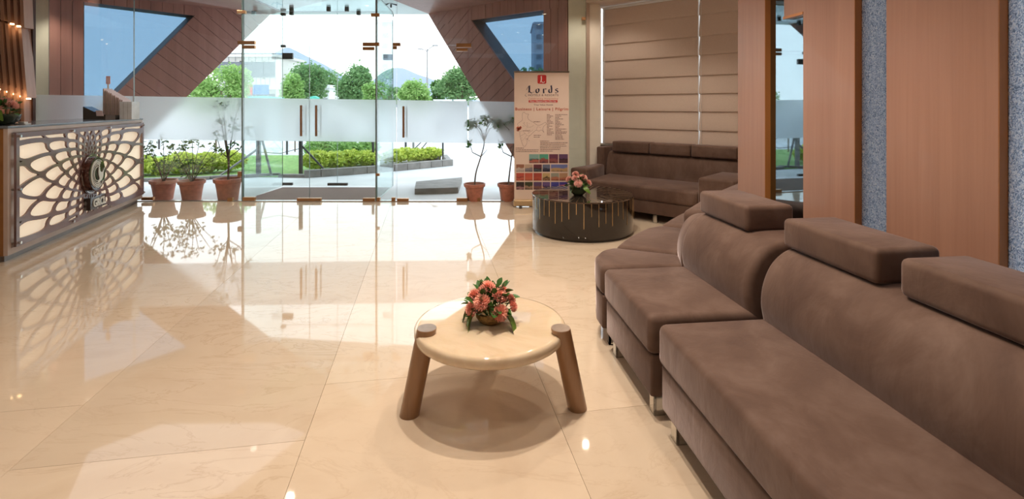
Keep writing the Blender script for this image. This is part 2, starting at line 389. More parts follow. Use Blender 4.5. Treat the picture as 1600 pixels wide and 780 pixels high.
M['basket'] = mat('woven brown bowl', (0.30, 0.17, 0.05), 0.6, var=0.45, scale=70, bmp=0.5)
M['green_bowl'] = mat('dark green glass bowl', (0.035, 0.05, 0.025), 0.1, var=0.2, coat=0.5)
def onyx():
    m, nt, b = base_mat('cream onyx')
    v = coords(nt); f = noise(nt, v, 2.2, 6, 0.6, 1.8)
    nt.links.new(ramp(nt, f, [(0.3, (0.66, 0.51, 0.34)), (0.5, (0.74, 0.60, 0.43)), (0.62, (0.68, 0.52, 0.35)), (0.8, (0.78, 0.64, 0.47))]), b.inputs['Base Color'])
    b.inputs['Roughness'].default_value = 0.06; b.inputs['Coat Weight'].default_value = 0.4; b.inputs['Coat Roughness'].default_value = 0.03
    b.inputs['Subsurface Weight'].default_value = 0.15; b.inputs['Subsurface Radius'].default_value = (0.05, 0.03, 0.015); return m
M['onyx'] = onyx()
M['leg_bronze'] = wood('bronze wood', (0.26, 0.13, 0.055), (0.36, 0.19, 0.09), 0.32, 'z', 1.2, 0.3)
M['leg_cap'] = mat('brushed cap', (0.50, 0.40, 0.33), 0.3, 0.7, var=0.1, scale=40)
M['black_lacquer'] = mat('black bronze lacquer', (0.018, 0.012, 0.009), 0.05, 0.0, var=0.25, scale=2, spec=0.4, coat=0.3)
M['top_mirror'] = mat('smoked mirror top', (0.16, 0.12, 0.10), 0.03, 0.85, var=0.1)
M['banner'] = mat('banner vinyl', (0.86, 0.69, 0.59), 0.5, var=0.02)
M['banner_gold'] = mat('banner base', (0.62, 0.45, 0.26), 0.35, 0.4)
M['ink'] = mat('dark navy ink', (0.02, 0.02, 0.06), 0.6)
M['ink_red'] = mat('red ink', (0.62, 0.03, 0.03), 0.6)
M['ink_rust'] = mat('rust ink', (0.55, 0.13, 0.08), 0.6)
M['ink_grey'] = mat('soft brown ink', (0.25, 0.13, 0.12), 0.6)
M['print_white'] = mat('white ink', (0.85, 0.8, 0.76), 0.6)
M['tile_white'] = mat('white gloss box', (0.75, 0.78, 0.80), 0.3)
M['book_tan'] = mat('tan brochure', (0.38, 0.28, 0.19), 0.5)
M['book_top'] = mat('pink white brochure', (0.70, 0.55, 0.54), 0.5)
M['pinksign'] = mat('pink sign', (0.75, 0.45, 0.48), 0.4)

# ================================================================== SETTING
GY = 7.2                                   # plane of the glass front
# floor: base slab plus individual marble tiles
floor = setting('floor')
MB().box(-7.4, 5, -4.2, GY + 0.04, -0.08, -0.006).build('slab', M['grout'], floor)
TA = rad(9.5); tw, tl = 1.04, 2.6
O0 = Vector((-0.785, 1.765)); ux = Vector((math.cos(TA), math.sin(TA))); uy = Vector((-math.sin(TA), math.cos(TA)))
cross0 = uy.dot(Vector((-0.72, 2.51)) - O0)
for i in range(-8, 6):
    off = cross0 + (0 if i % 2 == 0 else -0.42)
    for j in range(-5, 4):
        g = 0.0008
        q = [(i*tw + g, off + j*tl + g), ((i+1)*tw - g, off + j*tl + g), ((i+1)*tw - g, off + (j+1)*tl - g), (i*tw + g, off + (j+1)*tl - g)]
        w = [tuple(O0 + ux*a + uy*b) for a, b in q]
        for (a, b, c) in ((1,0,-7.35),(-1,0,-4.9),(0,1,-4.1),(0,-1,-(GY+0.03))):
            if len(w) > 2: w = clip(w, a, b, c)
        if len(w) < 3 or abs(area(w)) < 0.01: continue
        MB().prism(w, -0.02, 0).build('tile', M['marble'], floor)

ceiling = setting('ceiling')
MB().box(-7.4, 5, -4.2, GY + 0.1, CEIL, CEIL + 0.1).build('ceiling_slab', M['ceiling'], ceiling)
PPOLY = [(-5.35, 6.47), (-4.81, 7.04), (-3.28, 7.07), (-2.79, 6.86), (-3.2, 5.82), (-4.73, 5.3)]
MB().prism(PPOLY, CEIL - 0.03, CEIL - 0.002).build('white_panel', M['panel_soft'], ceiling)
for (x0, x1, y0, y1) in ((-5.6, -3.9, -0.6, 2.2), (-2.9, -1.2, -1.8, 1.4), (-0.3, 1.2, -2.2, 0.4), (-3.5, -0.3, -3.6, -2.4)):
    MB().box(x0, x1, y0, y1, CEIL - 0.03, CEIL - 0.002).build('fill_panel', M['panel_fill'], ceiling)  # unseen glowing panels added overhead as soft interior fill
for (x, y, w) in DOWNLIGHTS_AND_FILL:  # same fixture for ceiling downlights and the added fill spots
    d = MB().lathe([(0.055, 0), (0.055, -0.012), (0.042, -0.014), (0.040, -0.004)], 24, (x, y, CEIL)).build('downlight_and_fill', M['white'], ceiling)
    MB().lathe([(0.0005, -0.006), (0.038, -0.006), (0.038, -0.002)], 24, (x, y, CEIL)).build('lens', M['lamp_on'], d)
MB().box(-7.5, -7.35, -4.2, GY, 0, CEIL).build('wall_left', M['cream'])['kind'] = 'structure'
MB().box(-7.5, 5, -4.3, -4.2, 0, CEIL).build('wall_back', M['beige'])['kind'] = 'structure'

# back sofa / window wall frame: local x along the wall (towards camera right), y into the wall
SB = Matrix.Translation((1.56, 5.90, 0)) @ Matrix.Rotation(rad(-42.17), 4, 'Z')
def sb(x, y, z=0): return SB @ Vector((x, y, z))
wr = setting('wall_right_rear')
WY = 1.06
p = [sb(-1.29, WY), sb(2.6, WY), sb(2.6, WY + 0.12), sb(-1.29, WY + 0.12)]
MB().prism(p, 0, 0.80).build('wall_below', M['beige'], wr)
MB().prism(p, 2.78, CEIL).build('wall_above', M['beige'], wr)
MB().prism([sb(1.62, WY), sb(2.6, WY), sb(2.6, WY+.12), sb(1.62, WY+.12)], 0.8, 2.78).build('wall_side', M['beige'], wr)
J0 = Vector((1.045, GY - 0.02, 0)); J1 = sb(-1.29, WY)
MB().prism([(J0.x, J0.y), (J1.x, J1.y), (J1.x - 0.1, J1.y + 0.1), (J0.x + 0.0, J0.y + 0.25)], 0, CEIL).build('jamb', M['beige'], wr)
MB().prism([(J0.x, J0.y), (J1.x, J1.y), tuple(sb(2.6, WY)[:2]), tuple(sb(2.6, 0.5)[:2]), tuple(sb(-0.55, 0.62)[:2])], 2.79, CEIL - 0.001).build('bulkhead', M['beige'], wr)
MB().prism([sb(-1.29, WY - 0.03), sb(1.62, WY - 0.03), sb(1.62, WY+.02), sb(-1.29, WY+.02)], 0.775, 0.80).build('sill', M['cream'], wr)
e0 = sb(2.6, WY)
MB().prism([(e0.x, e0.y), (e0.x+.1, e0.y), (2.5, 3.0), (2.4, 3.0)], 0, CEIL).build('wall_return', M['beige'], wr)
win = setting('window_5')
MB().prism([sb(-1.28, WY+.07), sb(1.62, WY+.07), sb(1.62, WY+.08), sb(-1.28, WY+.08)], 0.8, 2.78).build('pane', M['glass'], win)
for a in (-1.285, 0.12, 1.58):
    MB().prism([sb(a, WY+.03), sb(a+.045, WY+.03), sb(a+.045, WY+.10), sb(a, WY+.10)], 0.8, 2.78).build('frame', M['steel'], win)

# roman blinds, folds as pieces
def blind(x0, x1, label):
    t = thing('roman_blind', label, 'blind', tuple(sb((x0+x1)/2, 1.02, 2.74)), rad(-42.17), 'roman blinds at the window')
    w = (x1 - x0) / 2
    hs = [0.80, 1.03, 1.27, 1.50, 1.73, 1.99, 2.23, 2.50, 2.745]
    for k in range(8):
        z0, z1 = hs[k] - 2.74, hs[k+1] - 2.74
        z0 -= 0.006; pr = [(0.0, z0), (-0.022, z0+0.012), (-0.026, z0+0.05), (-0.014, (z0+z1)/2), (-0.002, z1-0.003), (0.004, z1-0.003), (0.004, z0)]
        MB().ext([(-w, a, b) for a, b in pr], (2*w, 0, 0)).build('blind_fold', M['blind'], t, smooth=50, recalc=True)
        MB().box(-w, w, -0.008, 0.002, z1-0.006, z1-0.001).build('batten', M['blind'], t)
    MB().box(-w, w, -0.02, 0.03, 0.0, 0.03).build('head_rail', M['white'], t)
    MB().tube([(-w+0.03, -0.035, 0), (-w+0.03, -0.035, -1.95)], 0.0025, 5).build('cord', M['white'], t)
blind(-1.215, 0.182, 'wide brown roman blind beside the glass front, left of the light gap')
blind(0.200, 1.56, 'brown roman blind right of the light gap, partly behind the wood panels')

# ------------------------------------------------------------------ right feature wall: veneered panels, mirror and textured glass
RT = rad(6.84)
RW = Vector((1.914 - 0.12*2.12, 2.12))            # a point on the face of the panels
def rw(s, o=0):                                    # s = along away from camera, o = out of the face towards room (negative = behind)
    d = Vector((-math.sin(RT), math.cos(RT))); n = Vector((-math.cos(RT), -math.sin(RT)))
    return RW + d*s + n*o
def s_at(px):                                      # parameter where the face meets an image column
    k = (px - 800)/F
    d = Vector((-math.sin(RT), math.cos(RT)))
    return (k*RW.y - RW.x)/(d.x - k*d.y)
wall_r = setting('wall_right')
def rprism(s0, s1, o0, o1, z0, z1, name, m, par, **kw):
    a = [rw(s0, o0), rw(s1, o0), rw(s1, o1), rw(s0, o1)]
    return MB().prism([(q.x, q.y) for q in a], z0, z1).build(name, m, par, **kw)
cols = [(1153, 1195), (1255, 1335), (1385, 1560)]
sfar = [s_at(a) for a, b in cols]; snear = [s_at(b) for a, b in cols]
for a, b in zip(sfar, snear):
    pn = rprism(b, a, -0.058, 0.0, 0, CEIL, 'wood_panel', M['panel_wood'], wall_r)
    rprism(b - 0.002, b + 0.012, -0.036, -0.001, 0, CEIL, 'edge_strip', M['edge_wood'], pn)
    rprism(b - 0.006, b + 0.004, -0.050, -0.037, 0, CEIL, 'groove_bead', M['edge_wood'], pn)
rprism(sfar[0]-0.02, sfar[0]+0.0, -0.125, -0.06, 0, CEIL, 'end_strip', M['edge_wood'], wall_r)
rprism(-6.5, snear[2]-0.5, -0.30, -0.13, 0, CEIL, 'wall_core', M['beige'], wall_r)
rprism(snear[2]-0.02, sfar[2]+0.02, -0.30, -0.08, 0, CEIL, 'wall_core', M['beige'], wall_r)
rprism(snear[1]-0.02, s_at(1150), -0.30, -0.08, 0, CEIL, 'wall_core', M['beige'], wall_r)
rprism(sfar[1], snear[0], -0.060, -0.036, 0, CEIL, 'mirror_pane', M['mirror'], wall_r)
rprism(sfar[2], snear[1], -0.060, -0.036, 0, CEIL, 'textured_glass_pane', M['hammered'], wall_r)
rprism(snear[2]-0.55, snear[2], -0.060, -0.036, 0, CEIL, 'textured_glass_pane', M['hammered'], wall_r)
rprism(snear[2]-3.6, snear[2]-0.55, -0.125, 0.0, 0, CEIL, 'wood_panel', M['panel_wood'], wall_r)
hb = rprism(sfar[1], s_at(1225), -0.06, 0.0, 1.86, CEIL, 'wood_block', M['panel_wood'], wall_r)
rprism(sfar[1], s_at(1224), -0.06, 0.004, 1.845, 1.86, 'edge_strip', M['edge_wood'], hb)

# ------------------------------------------------------------------ glass front
TY = 0.012
def fy(x): return 150.5 + (x - 220) * 0.0147      # top edge of the frosted band in the picture
def fb(x): return 217.7 + (x - 220) * 0.0115
def pane(x0, x1, z0, z1, y=GY, name='pane', par=None, m='glass'):
    b = MB()
    vs = [(x0,y,z0),(x1,y,z0),(x1,y+TY,z0),(x0,y+TY,z0),(x0,y,z1),(x1,y,z1),(x1,y+TY,z1),(x0,y+TY,z1)]
    b.add(vs, [(0,1,5,4),(2,3,7,6)], 0); b.add(vs, [(0,3,2,1),(4,5,6,7),(1,2,6,5),(3,0,4,7)], 1)
    return b.build(name, [M[m], M['glass_edge']], par)
def film(px0, px1, par, y=GY - 0.002):
    a = [Q(px0, fy(px0), y), Q(px1, fy(px1), y), Q(px1, fb(px1), y), Q(px0, fb(px0), y)]
    MB().ext(a, (0, -0.0015, 0)).build('frosted_film', M['frost'], par)
def X(px, y=GY): return (px - 800) * y / F
def patch(px0, py0, px1, py1, par, y=GY, m='brass', name='patch_fitting'):
    a, b = Q(px0, py0, y), Q(px1, py1, y)
    z0, z1 = min(a.z, b.z), max(a.z, b.z)
    if z0 < 0.0: z1 += 0.004 - z0; z0 = 0.004
    return MB().box(a.x, b.x, y - 0.018, y + TY + 0.018, z0, z1).build(name, M[m], par, bevel=0.003)
def pull(px, py0, py1, par, off=0.05):
    y = GY - off
    a, b = Q(px, py0, y), Q(px, py1, y)
    h = MB().box(a.x-0.014, a.x+0.014, y-0.012, y+0.012, b.z, a.z).build('pull_handle', M['leg_bronze'], par, bevel=0.004)
    for z in (a.z-0.07, b.z+0.07):
        MB().tube([(a.x+0.0, y+0.01, z), (a.x+0.0, GY+0.03, z)], 0.009, 8).build('stand_off', M['chrome'], h, smooth=40)
    MB().tube([(a.x+0.02, GY+0.07, b.z), (a.x+0.02, GY+0.07, a.z)], 0.013, 10).build('outer_bar', M['steel'], h, smooth=40)
DT = 2.195                                   # top of the door leaves
g = 0.004
w1 = setting('window_1')
for (a, b) in ((-20, 209), (209, 378.3)):
    pn = pane(X(a)+g, X(b)-g, 0.012, CEIL, par=w1); film(a+1 if a > 0 else a, b-1, pn)
patch(222, 308, 240, 313, w1, name='floor_clip'); patch(356, 309, 364, 314.5, w1, name='floor_clip')
patch(372, 268, 378, 276, w1, name='side_clip')
d1 = setting('door_1')
xm = 483.5
for (a, b, hx) in ((379.2, xm, 470.5), (xm, 587, 494.0)):
    lf = pane(X(a)+g/2, X(b)-g/2, 0.014, DT, name='door_leaf', par=d1); film(a+0.5, b-0.5, lf); pull(hx, 164.5, 213.0, lf)
tr = pane(X(379.2)+g, X(587)-g, DT+0.006, CEIL, name='transom_pane', par=d1)
patch(372, 64, 398.5, 69.5, d1); patch(379.5, 71, 398.5, 76, d1)
patch(567, 66.5, 592.5, 72, d1); patch(567, 73.5, 585, 78.5, d1)
patch(371, 16.5, 384, 21.5, d1, name='upper_fitting'); patch(580, 21, 592.5, 26, d1, name='upper_fitting')
patch(380, 308, 399, 313.5, d1, name='bottom_fitting'); patch(464.5, 309.5, 502, 314, d1, name='bottom_fitting'); patch(567, 309.5, 586, 314.5, d1, name='bottom_fitting')
for px in (378.6, 587.6):
    MB().box(X(px)-0.008, X(px)+0.008, GY-0.006, GY+TY+0.008, 0.0, CEIL).build('glass_fin_edge', M['glass_edge'], d1)
w2 = setting('window_2')
pn = pane(X(588.2)+g, X(619.4)-g, 0.012, CEIL, par=w2); film(589, 619, pn)
patch(589, 311, 594, 317, w2, name='floor_clip'); patch(612, 311, 617.5, 317, w2, name='floor_clip'); patch(587.5, 271, 593, 275, w2, name='side_clip')
d2 = setting('door_2')
lf = pane(X(620)+g/2, X(731)-g/2, 0.014, DT, name='door_leaf', par=d2); film(620.5, 730.5, lf); pull(630.5, 166, 215, lf)
pane(X(620)+g, X(731)-g, DT+0.006, CEIL, name='transom_pane', par=d2)
patch(614, 67, 625.5, 72, d2); patch(614, 72.5, 620, 77, d2); patch(713, 68, 736.5, 74, d2); patch(713, 75.5, 731, 80, d2)
patch(620.5, 311, 638.5, 315.5, d2, name='bottom_fitting'); patch(713.5, 311, 731, 316, d2, name='bottom_fitting')
w3 = setting('window_3')
pn = pane(X(731.6)+g, X(915.5), 0.012, CEIL, par=w3); film(732.5, 889, pn)
patch(746, 312, 751, 317.5, w3, name='floor_clip'); patch(909, 27, 915, 31.5, w3, name='side_clip')
MB().box(-7.35, 1.06, GY-0.01, GY+0.06, -0.03, 0.010).build('trim_1', M['steel'])['kind'] = 'structure'

# vestibule outside the double doors
VY = 8.55
vx0, vx1 = X(378.6), X(587.6)
w4 = setting('window_4')
VX0, VX1 = (441-800)*VY/F, (613.5-800)*VY/F
for (a, b) in (((vx0, GY+0.03), (VX0, VY)), ((vx1, GY+0.03), (VX1, VY))):
    for (z0, z1) in ((0.01, 2.90),):
        va = Vector((*a, z0)); vb = Vector((*b, z0)); n = Vector((0.011, 0, 0)); h = Vector((0, 0, z1 - z0))
        vs = [va, vb, vb+n, va+n, va+h, vb+h, vb+n+h, va+n+h]
        o = MB().add(vs, [(0,1,5,4),(2,3,7,6)], 0).add(vs, [(0,3,2,1),(4,5,6,7),(1,2,6,5),(3,0,4,7)], 1).build('side_pane', [M['glass_side'], M['glass_edge']], w4)
rp = MB(); vs = [(vx0, GY+0.02, 2.91), (vx1, GY+0.02, 2.91), (VX1, VY+0.02, 2.91), (VX0, VY+0.02, 2.91)]
vs += [(a, b, 2.922) for a, b, c in vs]
rp.add(vs, [(0,3,2,1),(4,5,6,7)], 0).add(vs, [(0,1,5,4),(1,2,6,5),(2,3,7,6),(3,0,4,7)], 1).build('roof_pane', [M['glass_side'], M['glass_edge']], w4)
for px, py in ((455.5, 10.5), (513.5, 11.5), (542, 12.5)):
    c = Q(px, py, VY-0.35); MB().box(c.x-0.03, c.x+0.03, c.y-0.02, c.y+0.02, 2.86, 2.93).build('roof_clip', M['fin_dark'], w4, bevel=0.004)
for px, py in ((396, 19), (455, 20), (560, 22)):
    c = Q(px, py, VY-0.02); MB().box(c.x-0.03, c.x+0.03, VY-0.03, VY+0.02, 2.86, 2.93).build('roof_clip', M['fin_dark'], w4, bevel=0.004)
for px in (433, 611):
    c = Q(px, 5, VY-0.2)
    MB().tube([(c.x-0.09, c.y, c.z-0.03), (c.x, c.y-0.1, c.z-0.01), (c.x+0.09, c.y, c.z-0.03)], 0.012, 6).tube([(c.x, c.y, c.z-0.07), (c.x, c.y, CEIL)], 0.014, 8).build('spider_fitting', M['post'], w4)
d3 = setting('door_3')
xs = [441, 527, 613.5]
for i in range(2):
    a, b = (xs[i]-800)*VY/F, (xs[i+1]-800)*VY/F
    pane(a+0.003, b-0.003, 0.014, 2.31, y=VY, name='door_leaf', par=d3); pane(a+0.003, b-0.003, 2.315, 2.90, y=VY, name='transom_pane', par=d3)
def vpatch(px0, py0, px1, py1, m='fin_dark', name='patch_fitting'): return patch(px0, py0, px1, py1, d3, y=VY, m=m, name=name)
vpatch(439, 20, 446, 24.5); vpatch(439, 70, 446, 74); vpatch(441.5, 83, 457.5, 92.5, name='lock_plate'); vpatch(599, 85, 613, 94, m='post_grey', name='lock_plate'); vpatch(609, 22, 615, 26)
vpatch(441.5, 285.5, 457, 289.5, name='bottom_fitting'); vpatch(512, 286, 543, 290, name='bottom_fitting')

# ------------------------------------------------------------------ outside: portal of two cladded fins, canopy
def fin(Ox, ux_, tmax, slope_t0, slope_k, label, win, vstrip, th=0.28, flip=1):
    """window polygon in (t, h); fin edge line t = slope_t0 + slope_k*h"""
    L = math.hypot(ux_, 1); 
    return L
EXT = setting('wall_front')               # the building's entrance portal
HT = 4.4
def build_fin(O, k, wpoly, wdeep, edge, tv0, tv1, board_ang, nm):
    # O: (x,y) base, direction (k,1); (t,h) coords, t in metres of depth
    def W3(t, h, o=0.0):
        n = Vector((1, -k, 0)).normalized()
        if n.y > 0: n = -n
        p = Vector((O[0] + k*t, O[1] + t, h)); return p + n*o
    e0, e1 = edge                              # slanted edge: (t,h) at bottom and top
    n = Vector((1, -k, 0)).normalized()
    if n.y > 0: n = -n
    def boards(poly, ang, bw, th=0.03, grp='cladding_board'):
        ca, sa = math.cos(ang), math.sin(ang)
        # metric coords: a = t*L
        L = math.hypot(k, 1)
        pm = [(p[0]*L, p[1]) for p in poly]
        if area(pm) < 0: pm = pm[::-1]
        vals = [-sa*p[0] + ca*p[1] for p in pm]; lo, hi = min(vals), max(vals)
        i = 0; v = lo
        while v < hi:
            q = clip(clip(pm, -sa, ca, v + 0.003), sa, -ca, -(v + bw - 0.003))
            if len(q) > 2 and abs(area(q)) > 0.002:
                pts = [W3(p[0]/L, p[1], 0.0) for p in q]
                MB().ext(pts, n*(th + random.uniform(-0.002, 0.002))).build(grp, M['fin_wood'], EXT)
            v += bw
    wl = wpoly                                  # outer corners of the reveal, 3 points: A (inner top), B (outer top), C (outer bottom), D
    return W3, boards, n
# left fin ---------------------------------------------------------------
def tz(px, O, k): kk = (px-800)/F; return (O[0]-kk*O[1])/(kk - k)
def hh(py, d): return EYE - (py-HOR)*d/F
def TH(px, py, O, k):
    t = tz(px, O, k); return (t, hh(py, O[1]+t))
for side in ('left', 'right'):
    if side == 'left':
        O, k = (-6.6, 7.3), 0.775
        e = [TH(290, 152, O, k), TH(422, 22, O, k)]
        wA, wB = TH(130, 3, O, k), TH(303, 25, O, k)         # outer reveal corners: top left, top right
        wC, wD = TH(150, 178, O, k), TH(130, 178, O, k)      # foot of slanted reveal, lower left
        glassp = [TH(131, 14, O, k), TH(287, 32, O, k)]
    else:
        O, k = (0.8, 7.3), -1.2
        e = [TH(752, 158, O, k), TH(671, 22, O, k)]
        wA, wB = TH(851, 16, O, k), TH(738, 32, O, k)
        wC, wD = TH(806, 128, O, k), TH(852, 128, O, k)
    W3, boards, n = build_fin(O, k, None, None, e, 0, 0, 0, side)
    sl = (e[1][0]-e[0][0])/(e[1][1]-e[0][1])
    def te(h, off=0.0): return e[0][0] + sl*(h - e[0][1]) + off
    t0 = 0.0 if side == 'right' else 0.0
    # slanted leg: between the window's slanted side and the free edge
    ws = (wB[0]-wC[0])/(wB[1]-wC[1])
    def tw_(h): return wC[0] + ws*(h - wC[1])
    leg = [(max(t0, tw_(0.0)), 0.0), (te(0.0) + 0.0, 0.0), (te(wB[1]), wB[1]), (tw_(wB[1]), wB[1])]
    hz = wC[1] - wC[0]/ws if ws else 0
    if tw_(0.0) < 0: leg = [(0, 0), (te(0), 0), (te(wB[1]), wB[1]), (tw_(wB[1]), wB[1]), (0, max(0, hz))]
    boards(leg, rad(-38), 0.17)
    # strip beside the building
    strip = [(t0, max(0.0, hz)), (wA[0], max(0.0, wC[1]-0.6)), (wA[0], wA[1]), (t0, wA[1])]
    boards(strip, rad(90), 0.13)
    top = [(t0, wA[1]), (wA[0], wA[1]), (wB[0], wB[1]), (te(wB[1]), wB[1]), (te(CEIL), CEIL), (te(3.9), 3.9), (t0, 3.9)]
    # cut concave top band into convex pieces
    boards([(t0, wA[1]), (wB[0], wA[1]), (wB[0], 3.9), (t0, 3.9)] if wA[1] >= wB[1] else [(t0, wA[1]), (wA[0], wA[1]), (wB[0], wB[1]), (wB[0], 3.9), (t0, 3.9)], rad(90), 0.16)
    if wA[1] > wB[1]: boards([(wA[0], wA[1]), (wB[0], wB[1]), (wB[0], wA[1])], rad(90), 0.16)
    boards([(wB[0], wB[1]), (te(wB[1]), wB[1]), (te(3.9), 3.9), (wB[0], 3.9)], rad(-38), 0.17)
    # reveal of the window, 0.30 deep behind the face, and its pane
    dd = -0.32
    rev = [wA, wB, (tw_(max(hz, 0.05)), max(hz, 0.05)) if hz > 0.05 else (tw_(0.05), 0.05), (wA[0], max(0.0, hz))]
    ql = [wA, wB, (tw_(1.0), 1.0), (wA[0], 1.0)]
    for i in (0, 1, 3):
        a, b = ql[i], ql[(i+1) % 4]
        MB().add([W3(*a), W3(*b), W3(*b, dd), W3(*a, dd), W3(a[0]+.01, a[1]+.02), W3(b[0]+.01, b[1]+.02), W3(b[0]+.01, b[1]+.02, dd), W3(a[0]+.01, a[1]+.02, dd)],
                 [(0,1,2,3),(7,6,5,4),(0,4,5,1),(1,5,6,2),(2,6,7,3),(3,7,4,0)]).build('window_reveal', M['fin_dark'], EXT)
    wn = setting('window_%d' % (6 if side == 'left' else 7))
    MB().ext([W3(*q, dd) for q in ql], n*0.012).build('pane', M['fin_glass'], wn)
    # inner face thickness of the fin along its free edge, and its back
    MB().ext([W3(te(0)-0.02, 0, -0.001), W3(te(0), 0, -0.001), W3(te(3.9), 3.9, -0.001), W3(te(3.9)-0.04, 3.9, -0.001)], -n*0.42).build('edge_return', M['canopy'], EXT)
    for poly in (leg, strip):
        MB().ext([W3(*q, -0.004) for q in poly], -n*0.10).build('fin_core', M['fin_dark'], EXT)
    MB().ext([W3(t0, wA[1], -0.004), W3(wA[0], wA[1], -0.004), W3(wB[0], wB[1], -0.004), W3(te(wB[1]), wB[1], -0.004), W3(te(3.9), 3.9, -0.004), W3(t0, 3.9, -0.004)], -n*0.10).build('fin_core', M['fin_dark'], EXT)
# cream piers either side, and the canopy roof
MB().box(-8.3, -6.62, 7.32, 7.6, 0, 3.9).build('pier', M['cream'], EXT)
MB().box(0.80, 1.25, 7.26, 7.6, 0, 3.9).build('pier', M['cream'], EXT)
A_ = (-4.66, 9.85); B_ = (-1.47, 9.22)
MB().ext([(-6.7, 7.25, 3.0), (-2.06, 7.33, 3.0), (*A_, 3.10)], (0, 0, 0.08)).build('canopy_soffit', M['fin_wood'], EXT)
MB().ext([(0.9, 7.25, 3.0), (-2.06, 7.33, 3.0), (*B_, 2.99)], (0, 0, 0.08)).build('canopy_soffit', M['fin_wood'], EXT)
MB().add([(*A_, 3.10), (*B_, 2.99), (-2.06, 7.33, 3.0)], [(0, 1, 2)]).build('canopy_soffit', M['canopy_glass'], EXT)
MB().prism([(-6.6, 7.2), (0.8, 7.2), (0.8, 7.34), (-6.6, 7.34)], CEIL, 3.9).build('fascia', M['cream'], EXT)

# ------------------------------------------------------------------ ground outside
gr = setting('ground')
MB().box(-500, 500, GY + 0.06, 900, -0.30, -0.03).build('paving', M['paving'], gr)
MB().box(-120, 120, 13.6, 34, -0.03, -0.026).build('road', M['road'], gr)
def gp(x, y, h=-0.02): q = P(x, y, h); return (q.x, q.y)
lawn = MB().prism([gp(150, 281), gp(380, 276), gp(478, 277), gp(588, 268), gp(588, 243), gp(380, 243), gp(150, 246)], -0.03, -0.012)
tag(lawn.build('lawn', M['lawn']), 'mown green lawn behind the glass doors', 'grass', kind='stuff')
kerb = setting('trim_2')
kp = [gp(476, 277.5), gp(530, 274), gp(588, 269.5), gp(650, 264), gp(706, 258.5)]
def along(pts, step):
    out = []; acc = 0
    for i in range(len(pts)-1):
        a, b = Vector(pts[i]), Vector(pts[i+1]); L = (b-a).length; s = acc
        while s < L: out.append((a.lerp(b, s/L), (b-a).normalized())); s += step
        acc = s - L
    return out
for c, d in along(kp, 0.30):
    nrm = Vector((-d.y, d.x)); q = [c, c + d*0.292, c + d*0.292 + nrm*0.12, c + nrm*0.12]
    MB().prism([tuple(v) for v in q], -0.03, 0.115 + random.uniform(-.004, .004)).build('kerb_stone', M['concrete'], kerb, bevel=0.006, bseg=1)
kp2 = [gp(706, 258.5), gp(700, 251), gp(640, 247)]
for c, d in along(kp2, 0.42):
    nrm = Vector((-d.y, d.x)); q = [c, c + d*0.41, c + d*0.41 + nrm*0.12, c + nrm*0.12]
    MB().prism([tuple(v) for v in q], -0.03, 0.11).build('kerb_stone', M['concrete'], kerb, bevel=0.006, bseg=1)
kp3 = [gp(150, 286), gp(300, 281), gp(400, 276.5), gp(470, 277)]
for c, d in along(kp3, 0.60):
    nrm = Vector((-d.y, d.x)); q = [c, c + d*0.59, c + d*0.59 + nrm*0.12, c + nrm*0.12]
    MB().prism([tuple(v) for v in q], -0.03, 0.03).build('kerb_stone', M['concrete'], kerb, bevel=0.006, bseg=1)
# raised pavement slab by the single door
MB().prism([gp(648, 303), gp(716, 301), gp(722, 284), gp(650, 291)], -0.03, 0.06).build('trim_3', M['concrete'])['kind'] = 'structure'
# mat in the vestibule
b = MB(); a = [(X(397, 7.5), 7.34), (X(588, 7.4)+0.02, 7.34), (VX1-0.05, 8.53), (-3.82, 8.53), (-3.86, 7.75)]
tag(b.prism(a, -0.03, -0.012).build('door_mat', M['mat'], bevel=0.004), 'large dark brown coir mat lying inside the glass vestibule', 'doormat')

# ------------------------------------------------------------------ foliage
def leaves(name, m, centers, count, size, parent=None, flat=0.6, seed=1, shell=0.55):
    """centers: list of (x,y,z,rx,ry,rz) blobs; leaf quads near the blob surfaces"""
    r = np.random.default_rng(seed); cs = np.array(centers, float)
    w = (cs[:, 3]*cs[:, 4] + cs[:, 3]*cs[:, 5]); w /= w.sum()
    idx = r.choice(len(cs), count, p=w)
    d = r.normal(size=(count, 3)); d /= np.linalg.norm(d, axis=1)[:, None]
    rr = shell + (1-shell)*r.random(count)**0.6; rr *= 1 + 0.10*r.normal(size=count)
    c = cs[idx, :3] + d*rr[:, None]*cs[idx, 3:6]
    a = r.normal(size=(count, 3)); a[:, 2] *= flat; a /= np.linalg.norm(a, axis=1)[:, None]
    b = np.cross(a, r.normal(size=(count, 3))); b /= np.linalg.norm(b, axis=1)[:, None]
    s = size*(0.6 + 0.8*r.random(count))[:, None]
    v = np.stack([c - a*s, c - b*s*0.45, c + a*s, c + b*s*0.45], axis=1).reshape(-1, 3)
    me = bpy.data.meshes.new(name); me.vertices.add(len(v)); me.vertices.foreach_set('co', v.astype(np.float32).ravel())
    me.loops.add(len(v)); me.loops.foreach_set('vertex_index', np.arange(len(v), dtype=np.int32))
    me.polygons.add(count); me.polygons.foreach_set('loop_start', np.arange(0, len(v), 4, dtype=np.int32))
    me.materials.append(M[m]); me.update(); me.validate()
    o = link(name, me, parent); o['kind'] = 'stuff'; return o
